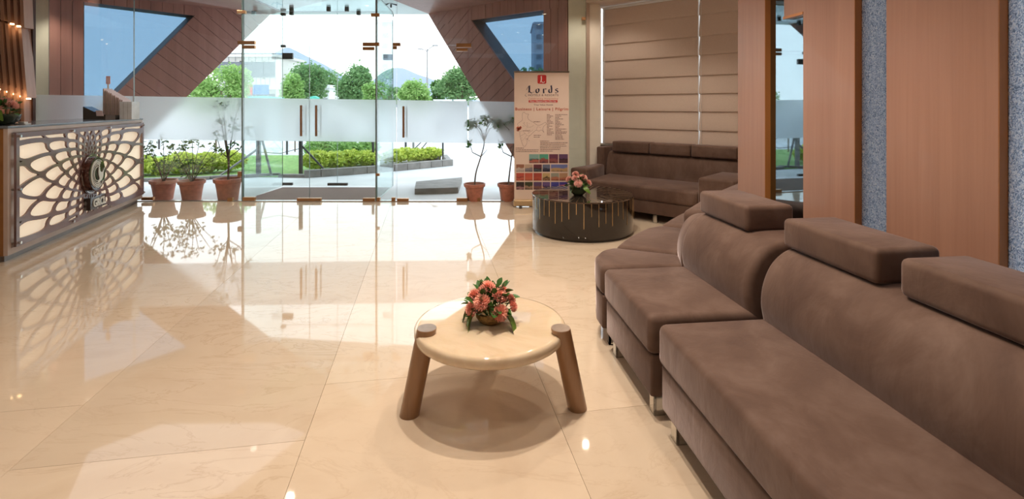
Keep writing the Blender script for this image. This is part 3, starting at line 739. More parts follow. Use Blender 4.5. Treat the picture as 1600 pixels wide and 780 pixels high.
def tree(px, ytop, ybot_px, halfw, dist, m, label, seed, n=4500, group='trees beyond the road', name='tree'):
    r = random.Random(seed); top = hh(ytop, dist); X0 = (px-800)*dist/F; hw = halfw*dist/F
    t = thing(name, label, 'tree', (X0, dist, 0), 0, group)
    low = max(0.8, top*0.22); mid = (top+low)/2; hgt = (top-low)/2
    bl = [(0, 0, mid, hw*0.75, hw*0.75, hgt*0.85)]
    for k in range(11):
        q = r.uniform(0, 2*PI); z = r.uniform(-0.75, 0.72); rr = math.sqrt(max(0, 1 - z*z))*0.62
        s = r.uniform(0.30, 0.46)
        bl.append((math.cos(q)*rr*hw, math.sin(q)*rr*hw, mid + z*hgt*0.8, hw*s, hw*s, hgt*s*0.8))
    bl = [(a, b_, min(c, top-e2*0.9), d, e, e2) for (a, b_, c, d, e, e2) in bl]
    leaves('foliage', m, bl, n, dist*0.0034, t, seed=seed)
    MB().tube([(0, 0, 0), (0.05, 0, low), (0, 0.05, mid)], [hw*0.07, hw*0.055, hw*0.03], 8).tube([(0.05, 0, low), (hw*0.4, 0, mid)], [hw*0.04, hw*0.02], 6).tube([(0, 0, low), (-hw*0.4, 0, mid)], [hw*0.04, hw*0.02], 6).build('trunk', M['bark'], t)
    return t
tree(345, 96, 155, 46, 20, 'leaf_light', 'light green bushy tree at the foot of the left cladded fin', 11, 6500)
tree(300, 118, 155, 34, 22, 'leaf_light', 'lower light green bush left of the light tree by the left fin', 12, 3500)
tree(478, 92, 155, 36, 42, 'leaf_mid', 'mid green tree left of the centre door joint, beside the white building', 13, 5500)
tree(455, 108, 155, 20, 38, 'leaf_light', 'pale green small tree in front of the white building corner', 14, 2500)
tree(556, 95, 155, 33, 40, 'leaf_mid', 'round dark tree just left of the vestibule corner', 15, 6000)
tree(515, 103, 155, 22, 60, 'leaf_mid', 'distant tree between the two larger middle trees', 16, 2500)
tree(585, 122, 155, 18, 36, 'leaf_light', 'low light shrub tree at the right foot of the round tree', 17, 2500)
tree(650, 120, 156, 28, 30, 'leaf_light', 'low light green tree under the street lamp', 18, 4500)
tree(722, 96, 157, 42, 45, 'leaf_mid', 'wide grey green tree beside the right cladded fin', 19, 6500)
tree(683, 118, 157, 12, 48, 'leaf_dark', 'small dark palm-like tree right of the street lamp', 20, 1500)
tree(600, 132, 157, 40, 80, 'leaf_mid', 'far low tree line seen through the vestibule', 21, 3000)
tree(850, 100, 157, 60, 60, 'leaf_mid', 'tree seen behind the right fin', 22, 3000)

def hedge(pts, wid, hgt, n, label, seed, m='leaf_hedge', size=0.045):
    t = []
    for i in range(len(pts)-1):
        a, b_ = Vector(pts[i]), Vector(pts[i+1]); k = max(2, int((b_-a).length/0.35))
        for j in range(k):
            c = a.lerp(b_, (j+0.5)/k); q_ = hgt*(0.42+0.16*random.random()); t.append((c.x, c.y, q_*1.12, 0.28, wid, q_))
    o = leaves('hedge', m, t, n, size, seed=seed); tag(o, label, 'hedge', kind='stuff'); return o
hedge([gp(160, 276), gp(300, 272), gp(378, 268)], 0.35, 0.34, 9000, 'long yellow green hedge behind the three pots on the left', 31)
hedge([gp(482, 268), gp(535, 262), gp(586, 258)], 0.35, 0.34, 7000, 'yellow green hedge behind the kerb in the middle', 32)
hedge([gp(486, 252), gp(530, 249), gp(588, 247)], 0.5, 0.5, 6000, 'taller green hedge behind the middle yellow hedge', 33, 'leaf_light')
hedge([gp(608, 256), gp(645, 252.5), gp(684, 249)], 0.35, 0.32, 5500, 'yellow green hedge right of the vestibule inside the kerb corner', 34)

# fence posts
def post(px, yb, h, label, w=0.045, m='post', struts=(), name='fence_post'):
    q = P(px, yb, 0); t = thing(name, label, 'post', (q.x, q.y, -0.03), 0, 'steel fence posts on the lawn')
    MB().box(-w/2, w/2, -w/2, w/2, 0, h).build('upright', M[m], t)
    for (dx, dz) in struts: MB().tube([(0, 0, dz), (dx, 0, 0.02)], w*0.32, 6).build('strut', M[m], t)
post(248.5, 232, 1.0, 'short dark fence post nearest the counter end')
post(337.5, 247, 1.0, 'thin brown fence post left of the tall potted sapling', 0.03, 'bark')
post(404, 274, 1.15, 'grey fence post with a strut, left of the double doors centre', 0.07, 'post_grey', ((-0.75, 0.55), (0.25, 1.0)))
post(470, 271, 1.15, 'dark fence post with strut behind the left pull handle', 0.06, 'post', ((0.55, 0.6),))
post(448.5, 240, 1.0, 'thin dark post left of the strutted dark post')
post(461, 236, 0.9, 'small brown post with a concrete foot beside the centre', 0.03, 'bark')
post(583, 258, 1.15, 'dark fence post beside the vestibule corner', 0.05)
post(634, 243, 0.95, 'dark post in the right hedge', 0.05)
post(646, 246, 1.0, 'pale grey post in the right hedge', 0.05, 'post_grey')
post(692, 250, 1.05, 'dark post with two leaning bars at the kerb corner', 0.04, 'post', ((-1.0, 1.0), (-0.75, 0.98)))
post(505, 240, 0.9, 'thin braced post left of the sign frame', 0.03, 'post', ((0.45, 0.85),))
post(518, 241, 0.95, 'thick dark leg of the sign frame, left one', 0.09, 'post', ((0.9, 0.9),))
post(529, 241, 0.95, 'thick dark leg of the sign frame, right one', 0.07, 'post')
post(543, 241, 0.9, 'thin braced post right of the sign frame', 0.03, 'post', ((-0.5, 0.85),))
q1, q2 = P(404, 274, 0), P(470, 271, 0)
tag(MB().tube([(q1.x, q1.y, 0.45), ((q1.x+q2.x)/2, (q1.y+q2.y)/2, 0.41), (q2.x, q2.y, 0.50)], 0.006, 5).tube([(q1.x, q1.y, 0.85), ((q1.x+q2.x)/2, (q1.y+q2.y)/2, 0.8), (q2.x, q2.y, 0.9)], 0.006, 5).build('fence_wire', M['post']), 'slack wire strung between the two strutted fence posts', 'wire')

# ------------------------------------------------------------------ buildings, hills, lamp, signs
def building(label, x0, x1, ytop, dist, depth, m, rows, cols, wwin, hwin, name='building', parapet=True, y0px=None):
    X0, X1 = (x0-800)*dist/F, (x1-800)*dist/F; top = hh(ytop, dist)
    t = thing(name, label, 'building', ((X0+X1)/2, dist, -0.03), 0); w = (X1-X0)/2
    MB().box(-w, w, 0, depth, 0, top).build('wall', M[m], t)
    if parapet: MB().box(-w-0.3, w+0.3, -0.6, depth, top*0.985-0.25, top*0.985).build('roof_slab', M[m], t)
    for r_ in range(rows):
        for c in range(cols):
            cx = -w + (c+0.5)*2*w/cols; cz = top*(r_+0.5)/rows
            f = MB().box(cx-wwin/2-.1, cx+wwin/2+.1, -0.1, 0.05, cz-hwin/2-.1, cz+hwin/2+.1).build('window', M[m], t)
            MB().box(cx-wwin/2, cx+wwin/2, -0.13, 0.0, cz-hwin/2, cz+hwin/2).build('pane', M['bwin'], f)
    return t, w, top
t, w, top = building('pale two storey building with a balcony left of the hill', 340, 431, 84, 58, 8, 'bldg', 2, 5, 1.3, 1.8)
MB().box(-w-0.2, w+0.6, -1.4, 0, top*0.44, top*0.48).build('balcony_slab', M['bldg'], t)
for k in range(14): MB().box(-w+k*0.5, -w+k*0.5+0.05, -1.35, -1.3, top*0.48, top*0.48+1.0).build('baluster', M['post_grey'], t)
MB().box(-w, w+0.6, -1.38, -1.3, top*0.48+1.0, top*0.48+1.07).build('rail', M['post_grey'], t)
MB().box(-w, w, -0.6, -0.4, top-0.05, top+0.06).build('parapet_rail', M['post_grey'], t)
for k in range(10): MB().box(-w+k*0.75, -w+k*0.75+0.05, -0.55, -0.45, top-0.9, top).build('roof_baluster', M['post_grey'], t)
def sign(px0, px1, py0, py1, d, m, label, name='sign_board'):
    a, b_ = Q(px0, py0, d), Q(px1, py1, d); t = thing(name, label, 'sign', ((a.x+b_.x)/2, d, -0.03)); w = (b_.x-a.x)/2
    MB().box(-w, w, -0.05, 0.05, b_.z, a.z).build('board', M[m], t)
    for sx in (-w*0.8, w*0.8): MB().box(sx-.05, sx+.05, 0.05, 0.13, 0, a.z).build('post', M['post_grey'], t)
sign(386, 394, 132, 148, 50, 'sign_red', 'small red sign board left of the blue one'); sign(396, 420, 132, 147, 50, 'sign_blue', 'blue sign board under the pale building')
t, w, top = building('low white shop with a red and white sign between the trees', 478, 514, 132, 46, 5, 'white', 1, 2, 0.8, 0.8, name='shop')
MB().box(-0.9, 0.5, -0.5, -0.4, top-0.1, top+0.9).build('sign_panel', M['white'], t); MB().box(-0.5, 0.1, -0.53, -0.5, top+0.2, top+0.6).build('sign_mark', M['sign_red'], t)
MB().box(-w, w, -0.9, 0, top*0.5, top*0.5+0.12).build('awning', M['fin_dark'], t)
building('low grey shop right of the white shop', 520, 546, 141, 53, 5, 'bldg', 1, 3, 0.7, 0.7, name='shop')
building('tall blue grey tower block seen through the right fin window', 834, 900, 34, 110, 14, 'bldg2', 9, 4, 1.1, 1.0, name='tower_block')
sign(677, 706, 154.5, 158, 24, 'white', 'low white banner board with red edge right of the doors'); sign(709, 728, 154.5, 158, 24.3, 'white', 'shorter white banner board beside the longer one')
for (a, b_, lb) in ((381, 440, 'teal tarpaulin sheet along the left of the doors'), (484, 496, 'small teal tarpaulin by the white shop')):
    p0, p1 = Q(a, 149, 26), Q(b_, 153.5, 26)
    t = thing('tarpaulin', lb, 'tarpaulin', ((p0.x+p1.x)/2, 26, -0.03)); w = (p1.x-p0.x)/2
    MB().ext([(-w, 0, p1.z), (-w, 0.0, p0.z-0.05), (0, 0.02, p0.z), (w, 0, p0.z-0.08), (w, 0, p1.z)], (0, 0.3, 0)).build('sheet', M['teal'], t)
    for sx in (-w, w): MB().box(sx-.03, sx+.03, 0, 0.06, 0, p1.z).build('pole', M['post_grey'], t)
# street lamp
d = 34; q = Q(667.5, 76, d); t = thing('street_lamp', 'tall double arm street lamp against the white sky', 'street lamp', (q.x, d, -0.03))
MB().tube([(0, 0, 0), (0, 0, q.z)], [0.09, 0.045], 8).build('pole', M['post_grey'], t)
MB().tube(spline([(0, 0, q.z-0.3), (0.1, 0, q.z), (0.45, 0, q.z+0.22)], 4), 0.03, 6).build('arm', M['post_grey'], t)
MB().tube(spline([(0, 0, q.z-0.3), (-0.08, 0, q.z-0.1), (-0.35, 0, q.z-0.02)], 4), 0.03, 6).build('arm', M['post_grey'], t)
MB().box(0.35, 0.72, -0.08, 0.08, q.z+0.2, q.z+0.28).build('lamp_head', M['post_grey'], t, bevel=0.02); MB().box(-0.62, -0.3, -0.08, 0.08, q.z-0.04, q.z+0.03).build('lamp_head', M['post_grey'], t, bevel=0.02)
# hills
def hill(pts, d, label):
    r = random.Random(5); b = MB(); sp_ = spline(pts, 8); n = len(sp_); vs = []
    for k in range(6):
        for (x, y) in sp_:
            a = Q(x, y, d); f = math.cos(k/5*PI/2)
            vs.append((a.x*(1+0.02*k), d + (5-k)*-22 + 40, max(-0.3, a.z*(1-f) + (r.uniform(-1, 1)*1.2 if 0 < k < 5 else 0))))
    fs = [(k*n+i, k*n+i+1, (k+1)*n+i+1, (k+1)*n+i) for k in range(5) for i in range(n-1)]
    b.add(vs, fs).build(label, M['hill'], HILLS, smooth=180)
HILLS = setting('hills')
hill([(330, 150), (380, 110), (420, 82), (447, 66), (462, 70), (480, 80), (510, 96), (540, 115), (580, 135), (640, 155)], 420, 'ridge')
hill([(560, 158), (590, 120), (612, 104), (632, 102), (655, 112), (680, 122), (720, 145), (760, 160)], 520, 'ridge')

# ------------------------------------------------------------------ potted plants outside
def pot_plant(px, ybase, wpx, hpx, label, kind, seed):
    q = P(px, ybase, -0.02); d = q.y; r = wpx*d/F/2; h = hpx*d/F
    t = thing('potted_plant', label, 'plant', (q.x, d, -0.03), seed*1.3, 'terracotta pots outside the glass')
    MB().lathe([(r*0.62, 0), (r*0.66, 0.01), (r*0.78, h*0.55), (r*0.86, h*0.80), (r*0.97, h*0.84), (r, h*0.93), (r, h), (r*0.9, h), (r*0.86, h*0.9), (r*0.8, h*0.84), (0.001, h*0.84)], 36).build('pot', M['terracotta'], t, smooth=35)
    MB().lathe([(0.001, h*0.88), (r*0.84, h*0.86)], 20).build('soil', M['soil'], t)
    R_ = random.Random(seed)
    b = MB(); tips = []
    if kind == 'bush':
        for k in range(10):
            a = R_.uniform(0, 2*PI); L = R_.uniform(0.20, 0.58); sp = R_.uniform(0.10, 0.32)
            pth = [(0, 0, h*0.85), (math.cos(a)*sp*0.4, math.sin(a)*sp*0.4, h+L*0.45), (math.cos(a)*sp, math.sin(a)*sp*0.6, h+L)]
            b.tube(pth, [0.008, 0.005, 0.003], 6); tips += [(*pth[1], 0.08, 0.06, 0.08), (*pth[2], 0.09, 0.07, 0.09)]
        b.build('stem', M['bark'], t)
        leaves('foliage', 'leaf_olive', tips, 210, 0.031, t, seed=seed, shell=0.05)
    elif kind == 'sapling':
        top = 1.20
        b.tube([(0, 0, h*0.85), (0.01, 0, 0.6), (-0.01, 0, 0.8)], [0.016, 0.013, 0.011], 8)
        for k in range(8):
            a = k*2*PI/8; s = R_.uniform(0.12, 0.42); z = R_.uniform(0.95, 1.45)
            pth = [(0, 0, R_.uniform(0.55, 0.82)), (math.cos(a)*s*0.5, math.sin(a)*s*0.4, z-0.25), (math.cos(a)*s, math.sin(a)*s*0.5, z)]
            b.tube(pth, [0.008, 0.006, 0.003], 6); tips += [(*pth[2], 0.09, 0.08, 0.10), (*pth[1], 0.07, 0.06, 0.06)]
        b.build('stem', M['bark'], t)
        leaves('foliage', 'leaf_dark', tips, 190, 0.034, t, seed=seed, shell=0.1)
    else:
        lean = 0.06 if kind == 'lean' else 0.02
        pth = spline([(0, 0, h*0.85), (0.02, 0, h+0.15), (0.03+lean, 0, h+0.38), (0.05+lean*1.4, 0, h+0.55), (0.01+lean*2, 0, h+0.72)], 4)
        b.tube(pth, [0.012-0.0004*i for i in range(len(pth))], 7)
        e = pth[-1]; m_ = pth[len(pth)//2]
        b.tube([m_, (m_[0]-0.12, 0, m_[2]+0.06), (m_[0]-0.16, 0.02, m_[2]+0.18)], [0.008, 0.006, 0.003], 6)
        b.tube([m_, (m_[0]+0.09, 0, m_[2]+0.10)], [0.006, 0.003], 6)
        for k in range(6):
            a = k*1.05; b.tube([pth[-4], (e[0]+math.cos(a)*0.08, math.sin(a)*0.1, e[2]+0.05), (e[0]+math.cos(a)*0.24, math.sin(a)*0.12, e[2]+0.13+0.05*(k % 2))], [0.006, 0.004, 0.002], 5)
        b.build('stem', M['bark'], t)
        tips = [(m_[0]-0.16, 0.02, m_[2]+0.18, 0.05, 0.04, 0.06)] + ([] if kind == 'bare' else [])
        tips2 = [(e[0]-0.18, 0, e[2]+0.12, 0.10, 0.10, 0.09), (e[0]+0.02, 0, e[2]+0.17, 0.14, 0.10, 0.09), (e[0]+0.24, 0, e[2]+0.12, 0.12, 0.10, 0.06)]
        leaves('foliage', 'leaf_dark', tips2 + tips, 330, 0.030, t, seed=seed, shell=0.2)
    return t
p_ = [(255.5, 311, 39, 31, 'leftmost potted bush outside, low and leafy, beside the counter end', 'bush', 3),
      (299.5, 312.5, 39, 32, 'second potted bush outside from the left, between bush and sapling', 'bush', 5),
      (356.5, 313.5, 42, 36, 'potted sapling with a straight stem just left of the double doors', 'sapling', 8),
      (741.5, 315.5, 34, 30, 'potted plant with a crooked bare stem and a tuft behind the frosting', 'lean', 12),
      (794, 315.5, 34, 30, 'potted plant with a forked bare stem, partly behind the roll-up banner', 'fork', 14)]
for a in p_: 
    o = pot_plant(*a)
    if a[5] in ('lean', 'fork', 'sapling'): o.rotation_euler = (0, 0, 0)

# ================================================================== FURNITURE
# ---- sofas
def backrest_mb(prof, x0, x1, axis='y'):
    b = MB()
    if axis == 'y': b.ext([(p[0], x0, p[1]) for p in prof], (0, x1-x0, 0))
    else: b.ext([(x0, p[0], p[1]) for p in prof], (x1-x0, 0, 0))
    return b
PROF = spline([(0.475, 0.30), (0.455, 0.44), (0.442, 0.52), (0.452, 0.60), (0.485, 0.675), (0.535, 0.725), (0.60, 0.75), (0.72, 0.755), (0.86, 0.745), (0.93, 0.70), (0.95, 0.60)], 4) + [(0.95, 0.08), (0.50, 0.08)]
LEGM = 'chrome'
def chrome_foot(x, y, par, w=0.05, h=0.10):
    MB().box(x, x+0.012, y-w/2, y+w/2, 0.0, h).box(x, x+w, y-w/2, y-w/2+0.01, 0, h).box(x, x+w, y-w/2, y+w/2, 0.0, 0.006).build('foot', M[LEGM], par)
def cushion(mb, name, par, bev=0.035, seg=4): return mb.build(name, M['velvet'], par, bevel=bev, bseg=seg, smooth=50)
def straight_sofa(ox, oy, length, heads, label, n_s=1):
    t = thing('sofa_section', label, 'sofa', (ox, oy, 0), RT, 'curved sectional sofa on the right')
    L = length
    cushion(MB().prism([(0.012, -0.01), (0.012, -L+0.01), (0.95, -L+0.01), (0.95, -0.01)], 0.10, 0.285), 'base', t, 0.012, 2)
    cushion(MB().prism([(0, 0), (0, -L), (0.60, -L), (0.60, 0)], 0.283, 0.452), 'seat_cushion', t, 0.030, 4)
    cushion(backrest_mb(PROF, -L, -0.0), 'backrest', t, 0.035, 4)
    for (a, b) in heads: cushion(MB().box(0.555, 0.80, -b, -a, 0.750, 0.872), 'headrest', t, 0.022, 4)
    for x in (0.04, 0.85):
        for y in (-0.07, -L+0.07): chrome_foot(x, y, t)
    return t
straight_sofa(0.602, 2.12, 2.45, [(0.0, 0.49), (0.57, 1.06), (1.14, 1.63), (1.71, 2.2)], 'long brown velvet sofa nearest the camera with several headrests')
straight_sofa(0.505, 2.825, 0.655, [(0.0, 0.47)], 'single seat brown velvet section with one headrest, left of the long sofa')
def wedge(label, front, back, bk=0.75):
    c = Vector(((front[0][0]), (front[0][1]), 0))
    t = thing('sofa_section', label, 'sofa', c, 0, 'curved sectional sofa on the right')
    loc = lambda p: (p[0]-c.x, p[1]-c.y)
    poly = [loc(p) for p in front] + [loc(p) for p in back]
    cen = Vector((sum(p[0] for p in poly)/len(poly), sum(p[1] for p in poly)/len(poly)))
    ins = [tuple(cen + (Vector(p)-cen)*0.97) for p in poly]
    cushion(MB().prism(ins, 0.10, 0.285), 'base', t, 0.012, 2)
    cushion(MB().prism(poly, 0.283, 0.452), 'seat_cushion', t, 0.038, 5)
    # backrest between two lines going back
    a0, a1 = Vector(loc(back[-1])), Vector(loc(back[0]))      # near end, far end
    f0, f1 = Vector(poly[0]), Vector(poly[len(front)-1])
    d0 = (a0-f0).normalized(); d1 = (a1-f1).normalized()
    if bk < 0.7:
        q = [a0, a1, a1+d1*bk, a0+d0*bk]
        cushion(MB().prism([tuple(v) for v in q], 0.10, 0.715), 'backrest', t, 0.045, 4)
    vs = []; n = len(PROF)
    for (A, D) in ((a0, d0), (a1, d1)):
        for (x, z) in PROF: q = A + D*(x-0.47)*bk; vs.append((q.x, q.y, z-0.04 if z > 0.2 else z))
    fs = [tuple(range(n)), tuple(range(2*n-1, n-1, -1))] + [(i, (i+1) % n, n+(i+1) % n, n+i) for i in range(n)]
    if bk >= 0.7: MB().add(vs, fs).build('backrest', M['velvet'], t, bevel=0.02, bseg=3, smooth=50)
    for p in (poly[0], poly[len(front)-1]):
        q = cen + (Vector(p)-cen)*0.72; chrome_foot(q.x, q.y, t)
    return t
wedge('first wedge of the curved sofa, beside the single seat section', [(0.500, 2.855), (0.487, 2.98), (0.500, 3.09), (0.555, 3.20), (0.642, 3.262)], [(1.02, 3.10), (0.97, 2.87)])
wedge('second wedge of the curved sofa, in the middle of the bend', [(0.662, 3.285), (0.75, 3.45), (0.87, 3.63), (0.99, 3.78), (1.11, 3.86)], [(1.40, 3.67), (1.035, 3.125)], 0.22)
wedge('third wedge of the curved sofa, nearest the window sofa', [(1.128, 3.885), (1.27, 4.10), (1.41, 4.29), (1.55, 4.43), (1.62, 4.46)], [(1.86, 4.25), (1.42, 3.70)], 0.14)

bs = thing('sofa', 'brown velvet three seat sofa with arms under the roman blinds', 'sofa', (1.56, 5.90, 0), rad(-42.17))
cushion(MB().prism([(-0.83, 0.02), (0.595, 0.02), (0.595, 0.9), (-0.95, 0.9)], 0.10, 0.25), 'base', bs, 0.012, 2)
cushion(MB().prism([(-0.835, 0), (0.595, 0), (0.595, 0.76), (-0.97, 0.76)], 0.25, 0.415), 'seat_cushion', bs, 0.035, 4)
cushion(MB().prism([(-0.829, 0.0), (-0.98, 0.66), (-1.12, 0.66), (-1.093, 0.0)], 0.08, 0.545), 'arm', bs, 0.03, 4)
cushion(MB().prism([(0.600, -0.03), (0.600, 0.66), (1.0, 0.66), (0.98, -0.03)], 0.08, 0.58), 'arm', bs, 0.03, 4)
BP = spline([(0.70, 0.26), (0.70, 0.42), (0.72, 0.55), (0.755, 0.665), (0.80, 0.71), (0.88, 0.72), (0.94, 0.69)], 4) + [(0.96, 0.55), (0.96, 0.08), (0.75, 0.08)]
cushion(backrest_mb(BP, -0.99, 1.0, 'x'), 'backrest', bs, 0.025, 3)
for (a, b) in ((-0.915, -0.366), (-0.356, 0.192), (0.202, 0.755)): cushion(MB().box(a, b, 0.735, 0.955, 0.715, 0.862), 'headrest', bs, 0.022, 4)
for x in (-0.75, 0.05, 0.6, 0.9):
    for y in (0.06, 0.85): chrome_foot(x, y, bs)
tag(MB().prism([sb(-1.13, 0.68)[:2], sb(-1.005, 0.68)[:2], sb(-1.005, 0.98)[:2], sb(-1.15, 0.98)[:2]], 0, 0.775).build('side_plinth', M['velvet'], bevel=0.02, bseg=3, smooth=50), 'brown upholstered block in the corner left of the window sofa', 'plinth')

# ---- flowers
def carnation(r, m, seed):
    R_ = random.Random(seed); b = MB()
    for L, (ra, rb, z0, z1, w, n) in enumerate([(0.15, 1.0, -0.35, -0.08, 0.13, 13), (0.15, 0.98, -0.2, 0.16, 0.13, 12), (0.12, 0.84, -0.05, 0.38, 0.13, 11), (0.1, 0.66, 0.1, 0.54, 0.12, 10), (0.08, 0.46, 0.2, 0.64, 0.10, 8), (0.03, 0.24, 0.3, 0.70, 0.08, 6)]):
        seg = 60; ph = R_.uniform(0, 6); vs = []
        for k in range(seg):
            q = 2*PI*k/seg; wv = math.sin(q*n+ph); w2 = math.sin(q*n*2.3+ph*2)
            for (rr, zz, a) in ((ra, z0, 0), ((ra+rb)/2, (z0+z1)/2+0.04, 0.5), (rb*(1+0.07*w2), z1, 1)):
                rr2 = rr + 0.05*w2*a*rb; vs.append((r*rr2*math.cos(q), r*rr2*math.sin(q), r*(zz + w*wv*a + 0.05*w2*a)))
        fs = []
        for k in range(seg):
            k2 = (k+1) % seg
            for i in range(2): fs.append((k*3+i, k2*3+i, k2*3+i+1, k*3+i+1))
        b.add(vs, fs)
    return b.mesh('flower', M[m], smooth=180)
def leaf_mesh(L, w, fold=0.25, droop=0.3, m='leaf'):
    b = MB(); vs = []; n = 7
    for i in range(n):
        t = i/(n-1); ww = w*math.sin(PI*min(1, t*0.93+0.04))**0.8; x = L*t; z = -droop*L*t*t
        vs += [(x, -ww, z+fold*ww), (x, 0, z), (x, ww, z+fold*ww)]
    fs = []
    for i in range(n-1):
        for j in range(2): fs.append((i*3+j, (i+1)*3+j, (i+1)*3+j+1, i*3+j+1))
    return b.add(vs, fs).mesh('leaf', M[m], smooth=180)
FM = {(m, s): carnation(1.0, m, s) for m in ('petal', 'petal_pale') for s in (1, 2)}
LM = [leaf_mesh(1, 0.28, 0.25, 0.05), leaf_mesh(1, 0.34, 0.4, 0.2)]
LF = leaf_mesh(1, 0.34, 0.5, 0.9, 'leaf_fold')
def orient(d, roll=0): return Vector(d).to_track_quat('Z', 'Y').to_euler()
def arrangement(loc, label, bowl, flowers, fr, fm, nleaf, seed, spread, zc, extra=None, rz=0):
    t = thing('flower_arrangement', label, 'flowers', loc, rz, 'carnation arrangements')
    if bowl == 'basket': MB().lathe([(0.028, 0), (0.05, 0.006), (0.066, 0.028), (0.068, 0.048), (0.062, 0.05), (0.05, 0.03), (0.001, 0.02)], 28).build('bowl', M['basket'], t, smooth=40)
    else: MB().lathe([(0.03, 0), (0.05, 0.004), (0.083, 0.035), (0.095, 0.075), (0.090, 0.077), (0.078, 0.04), (0.001, 0.01)], 32).build('bowl', M['green_bowl'], t, smooth=40)
    R_ = random.Random(seed)
    for i, f in enumerate(flowers):
        x, y, z = f[:3]; r = f[3] if len(f) > 3 else fr
        d = Vector((x, y, (z-zc)*1.0 + 0.02)).normalized()
        o = link('flower', FM[(fm, 1 + i % 2)], t, (x, y, z), orient(d)); o.scale = (r*1.08,)*3
        b = MB().tube([(x*0.2, y*0.2, 0.03), (x*0.7, y*0.7, z*0.6), (x-d.x*r*.2, y-d.y*r*.2, z-d.z*r*.2)], 0.0025, 5); b.build('stem', M['leaf'], t)
    for k in range(nleaf):
        a = R_.uniform(0, 2*PI); el = R_.uniform(-0.02, 1.2); rr = spread*R_.uniform(0.35, 0.8)
        o = link('leaf', LM[k % 2], t, (math.cos(a)*rr*math.cos(el), math.sin(a)*rr*math.cos(el), zc + rr*math.sin(el)), (R_.uniform(-.8, .8), -el+R_.uniform(-.5, .3), a))
        s = spread*R_.uniform(0.26, 0.44); o.scale = (s, s, s)
    if extra: extra(t)
    return t
# ---- round onyx table
TZ = 0.355; TC = P(766, 503, TZ)
tb = thing('coffee_table', 'round cream onyx coffee table on three slanted bronze legs', 'table', (TC.x, TC.y, 0))
TR = 0.345
ang = [math.atan2(-0.13, -0.30), math.atan2(-0.13, 0.30), PI/2]
topm = MB().lathe([(0.001, TZ-0.052), (TR-0.012, TZ-0.052), (TR-0.002, TZ-0.044), (TR, TZ-0.03), (TR, TZ-0.012), (TR-0.008, TZ-0.002), (TR-0.02, TZ), (0.001, TZ)], 96)
topm.build('table_top', M['onyx'], tb, smooth=50)
LEGS = [((-0.272, -0.118), (-0.348, -0.118)), ((0.3125, -0.118), (0.392, -0.070)), ((0.02, 0.29), (0.02, 0.37))]
for (cx_, cy_), (fx_, fy_) in LEGS:
    d = Vector((cx_, cy_, 0)).normalized(); s = Vector((-d.y, d.x, 0))
    topc = Vector((cx_, cy_, 0)); botc = Vector((fx_, fy_, 0)); n = 28; r = 0.043
    lg = MB(); vs = []
    zt = TZ + 0.022
    for (c, z) in ((botc, 0.0), (topc, zt)):
        for k in range(n):
            q = 2*PI*k/n; p = c + d*math.cos(q)*r + s*math.sin(q)*r; vs.append((p.x, p.y, z))
    lg.add(vs, [(k, (k+1) % n, n+(k+1) % n, n+k) for k in range(n)] + [tuple(range(n))[::-1], tuple(range(n, 2*n))])
    l = lg.build('leg', M['leg_bronze'], tb, smooth=40)
    cp = [(topc + d*math.cos(2*PI*k/n)*r*0.97 + s*math.sin(2*PI*k/n)*r*0.97) for k in range(n)]
    MB().ext([(p.x, p.y, zt) for p in cp], (0, 0, 0.002)).build('leg_cap', M['leg_cap'], l)
def big_leaves(t):
    for (a, x, y, z, s, rx, ry) in ((rad(205), -0.045, -0.035, 0.080, 0.135, 0.5, 0.45), (rad(165), -0.05, 0.0, 0.09, 0.09, 0.3, 0.2), (rad(-25), 0.045, -0.045, 0.065, 0.12, -0.5, 0.15)):
        o = link('folded_leaf', LF, t, (x, y, z), (rx, ry, a)); o.scale = (s, s, s)
arrangement((TC.x+0.0, TC.y - 0.0, TZ), 'coral carnations with folded green leaves in a woven bowl on the onyx table', 'basket',
    [(-0.012, -0.02, 0.165, .034), (-0.075, -0.01, 0.125, .029), (-0.035, -0.065, 0.115, .036), (-0.080, -0.055, 0.080, .032), (0.045, -0.04, 0.135, .034), (0.050, -0.085, 0.075, .034), (0.06, 0.0, 0.14, .026), (0.095, -0.02, 0.110, .024), (0.105, -0.045, 0.088, .022), (0.0, 0.06, 0.13, .032), (-0.05, 0.06, 0.11, .03), (0.06, 0.06, 0.10, .03)],
    0.03, 'petal', 105, 4, 0.128, 0.065, big_leaves)

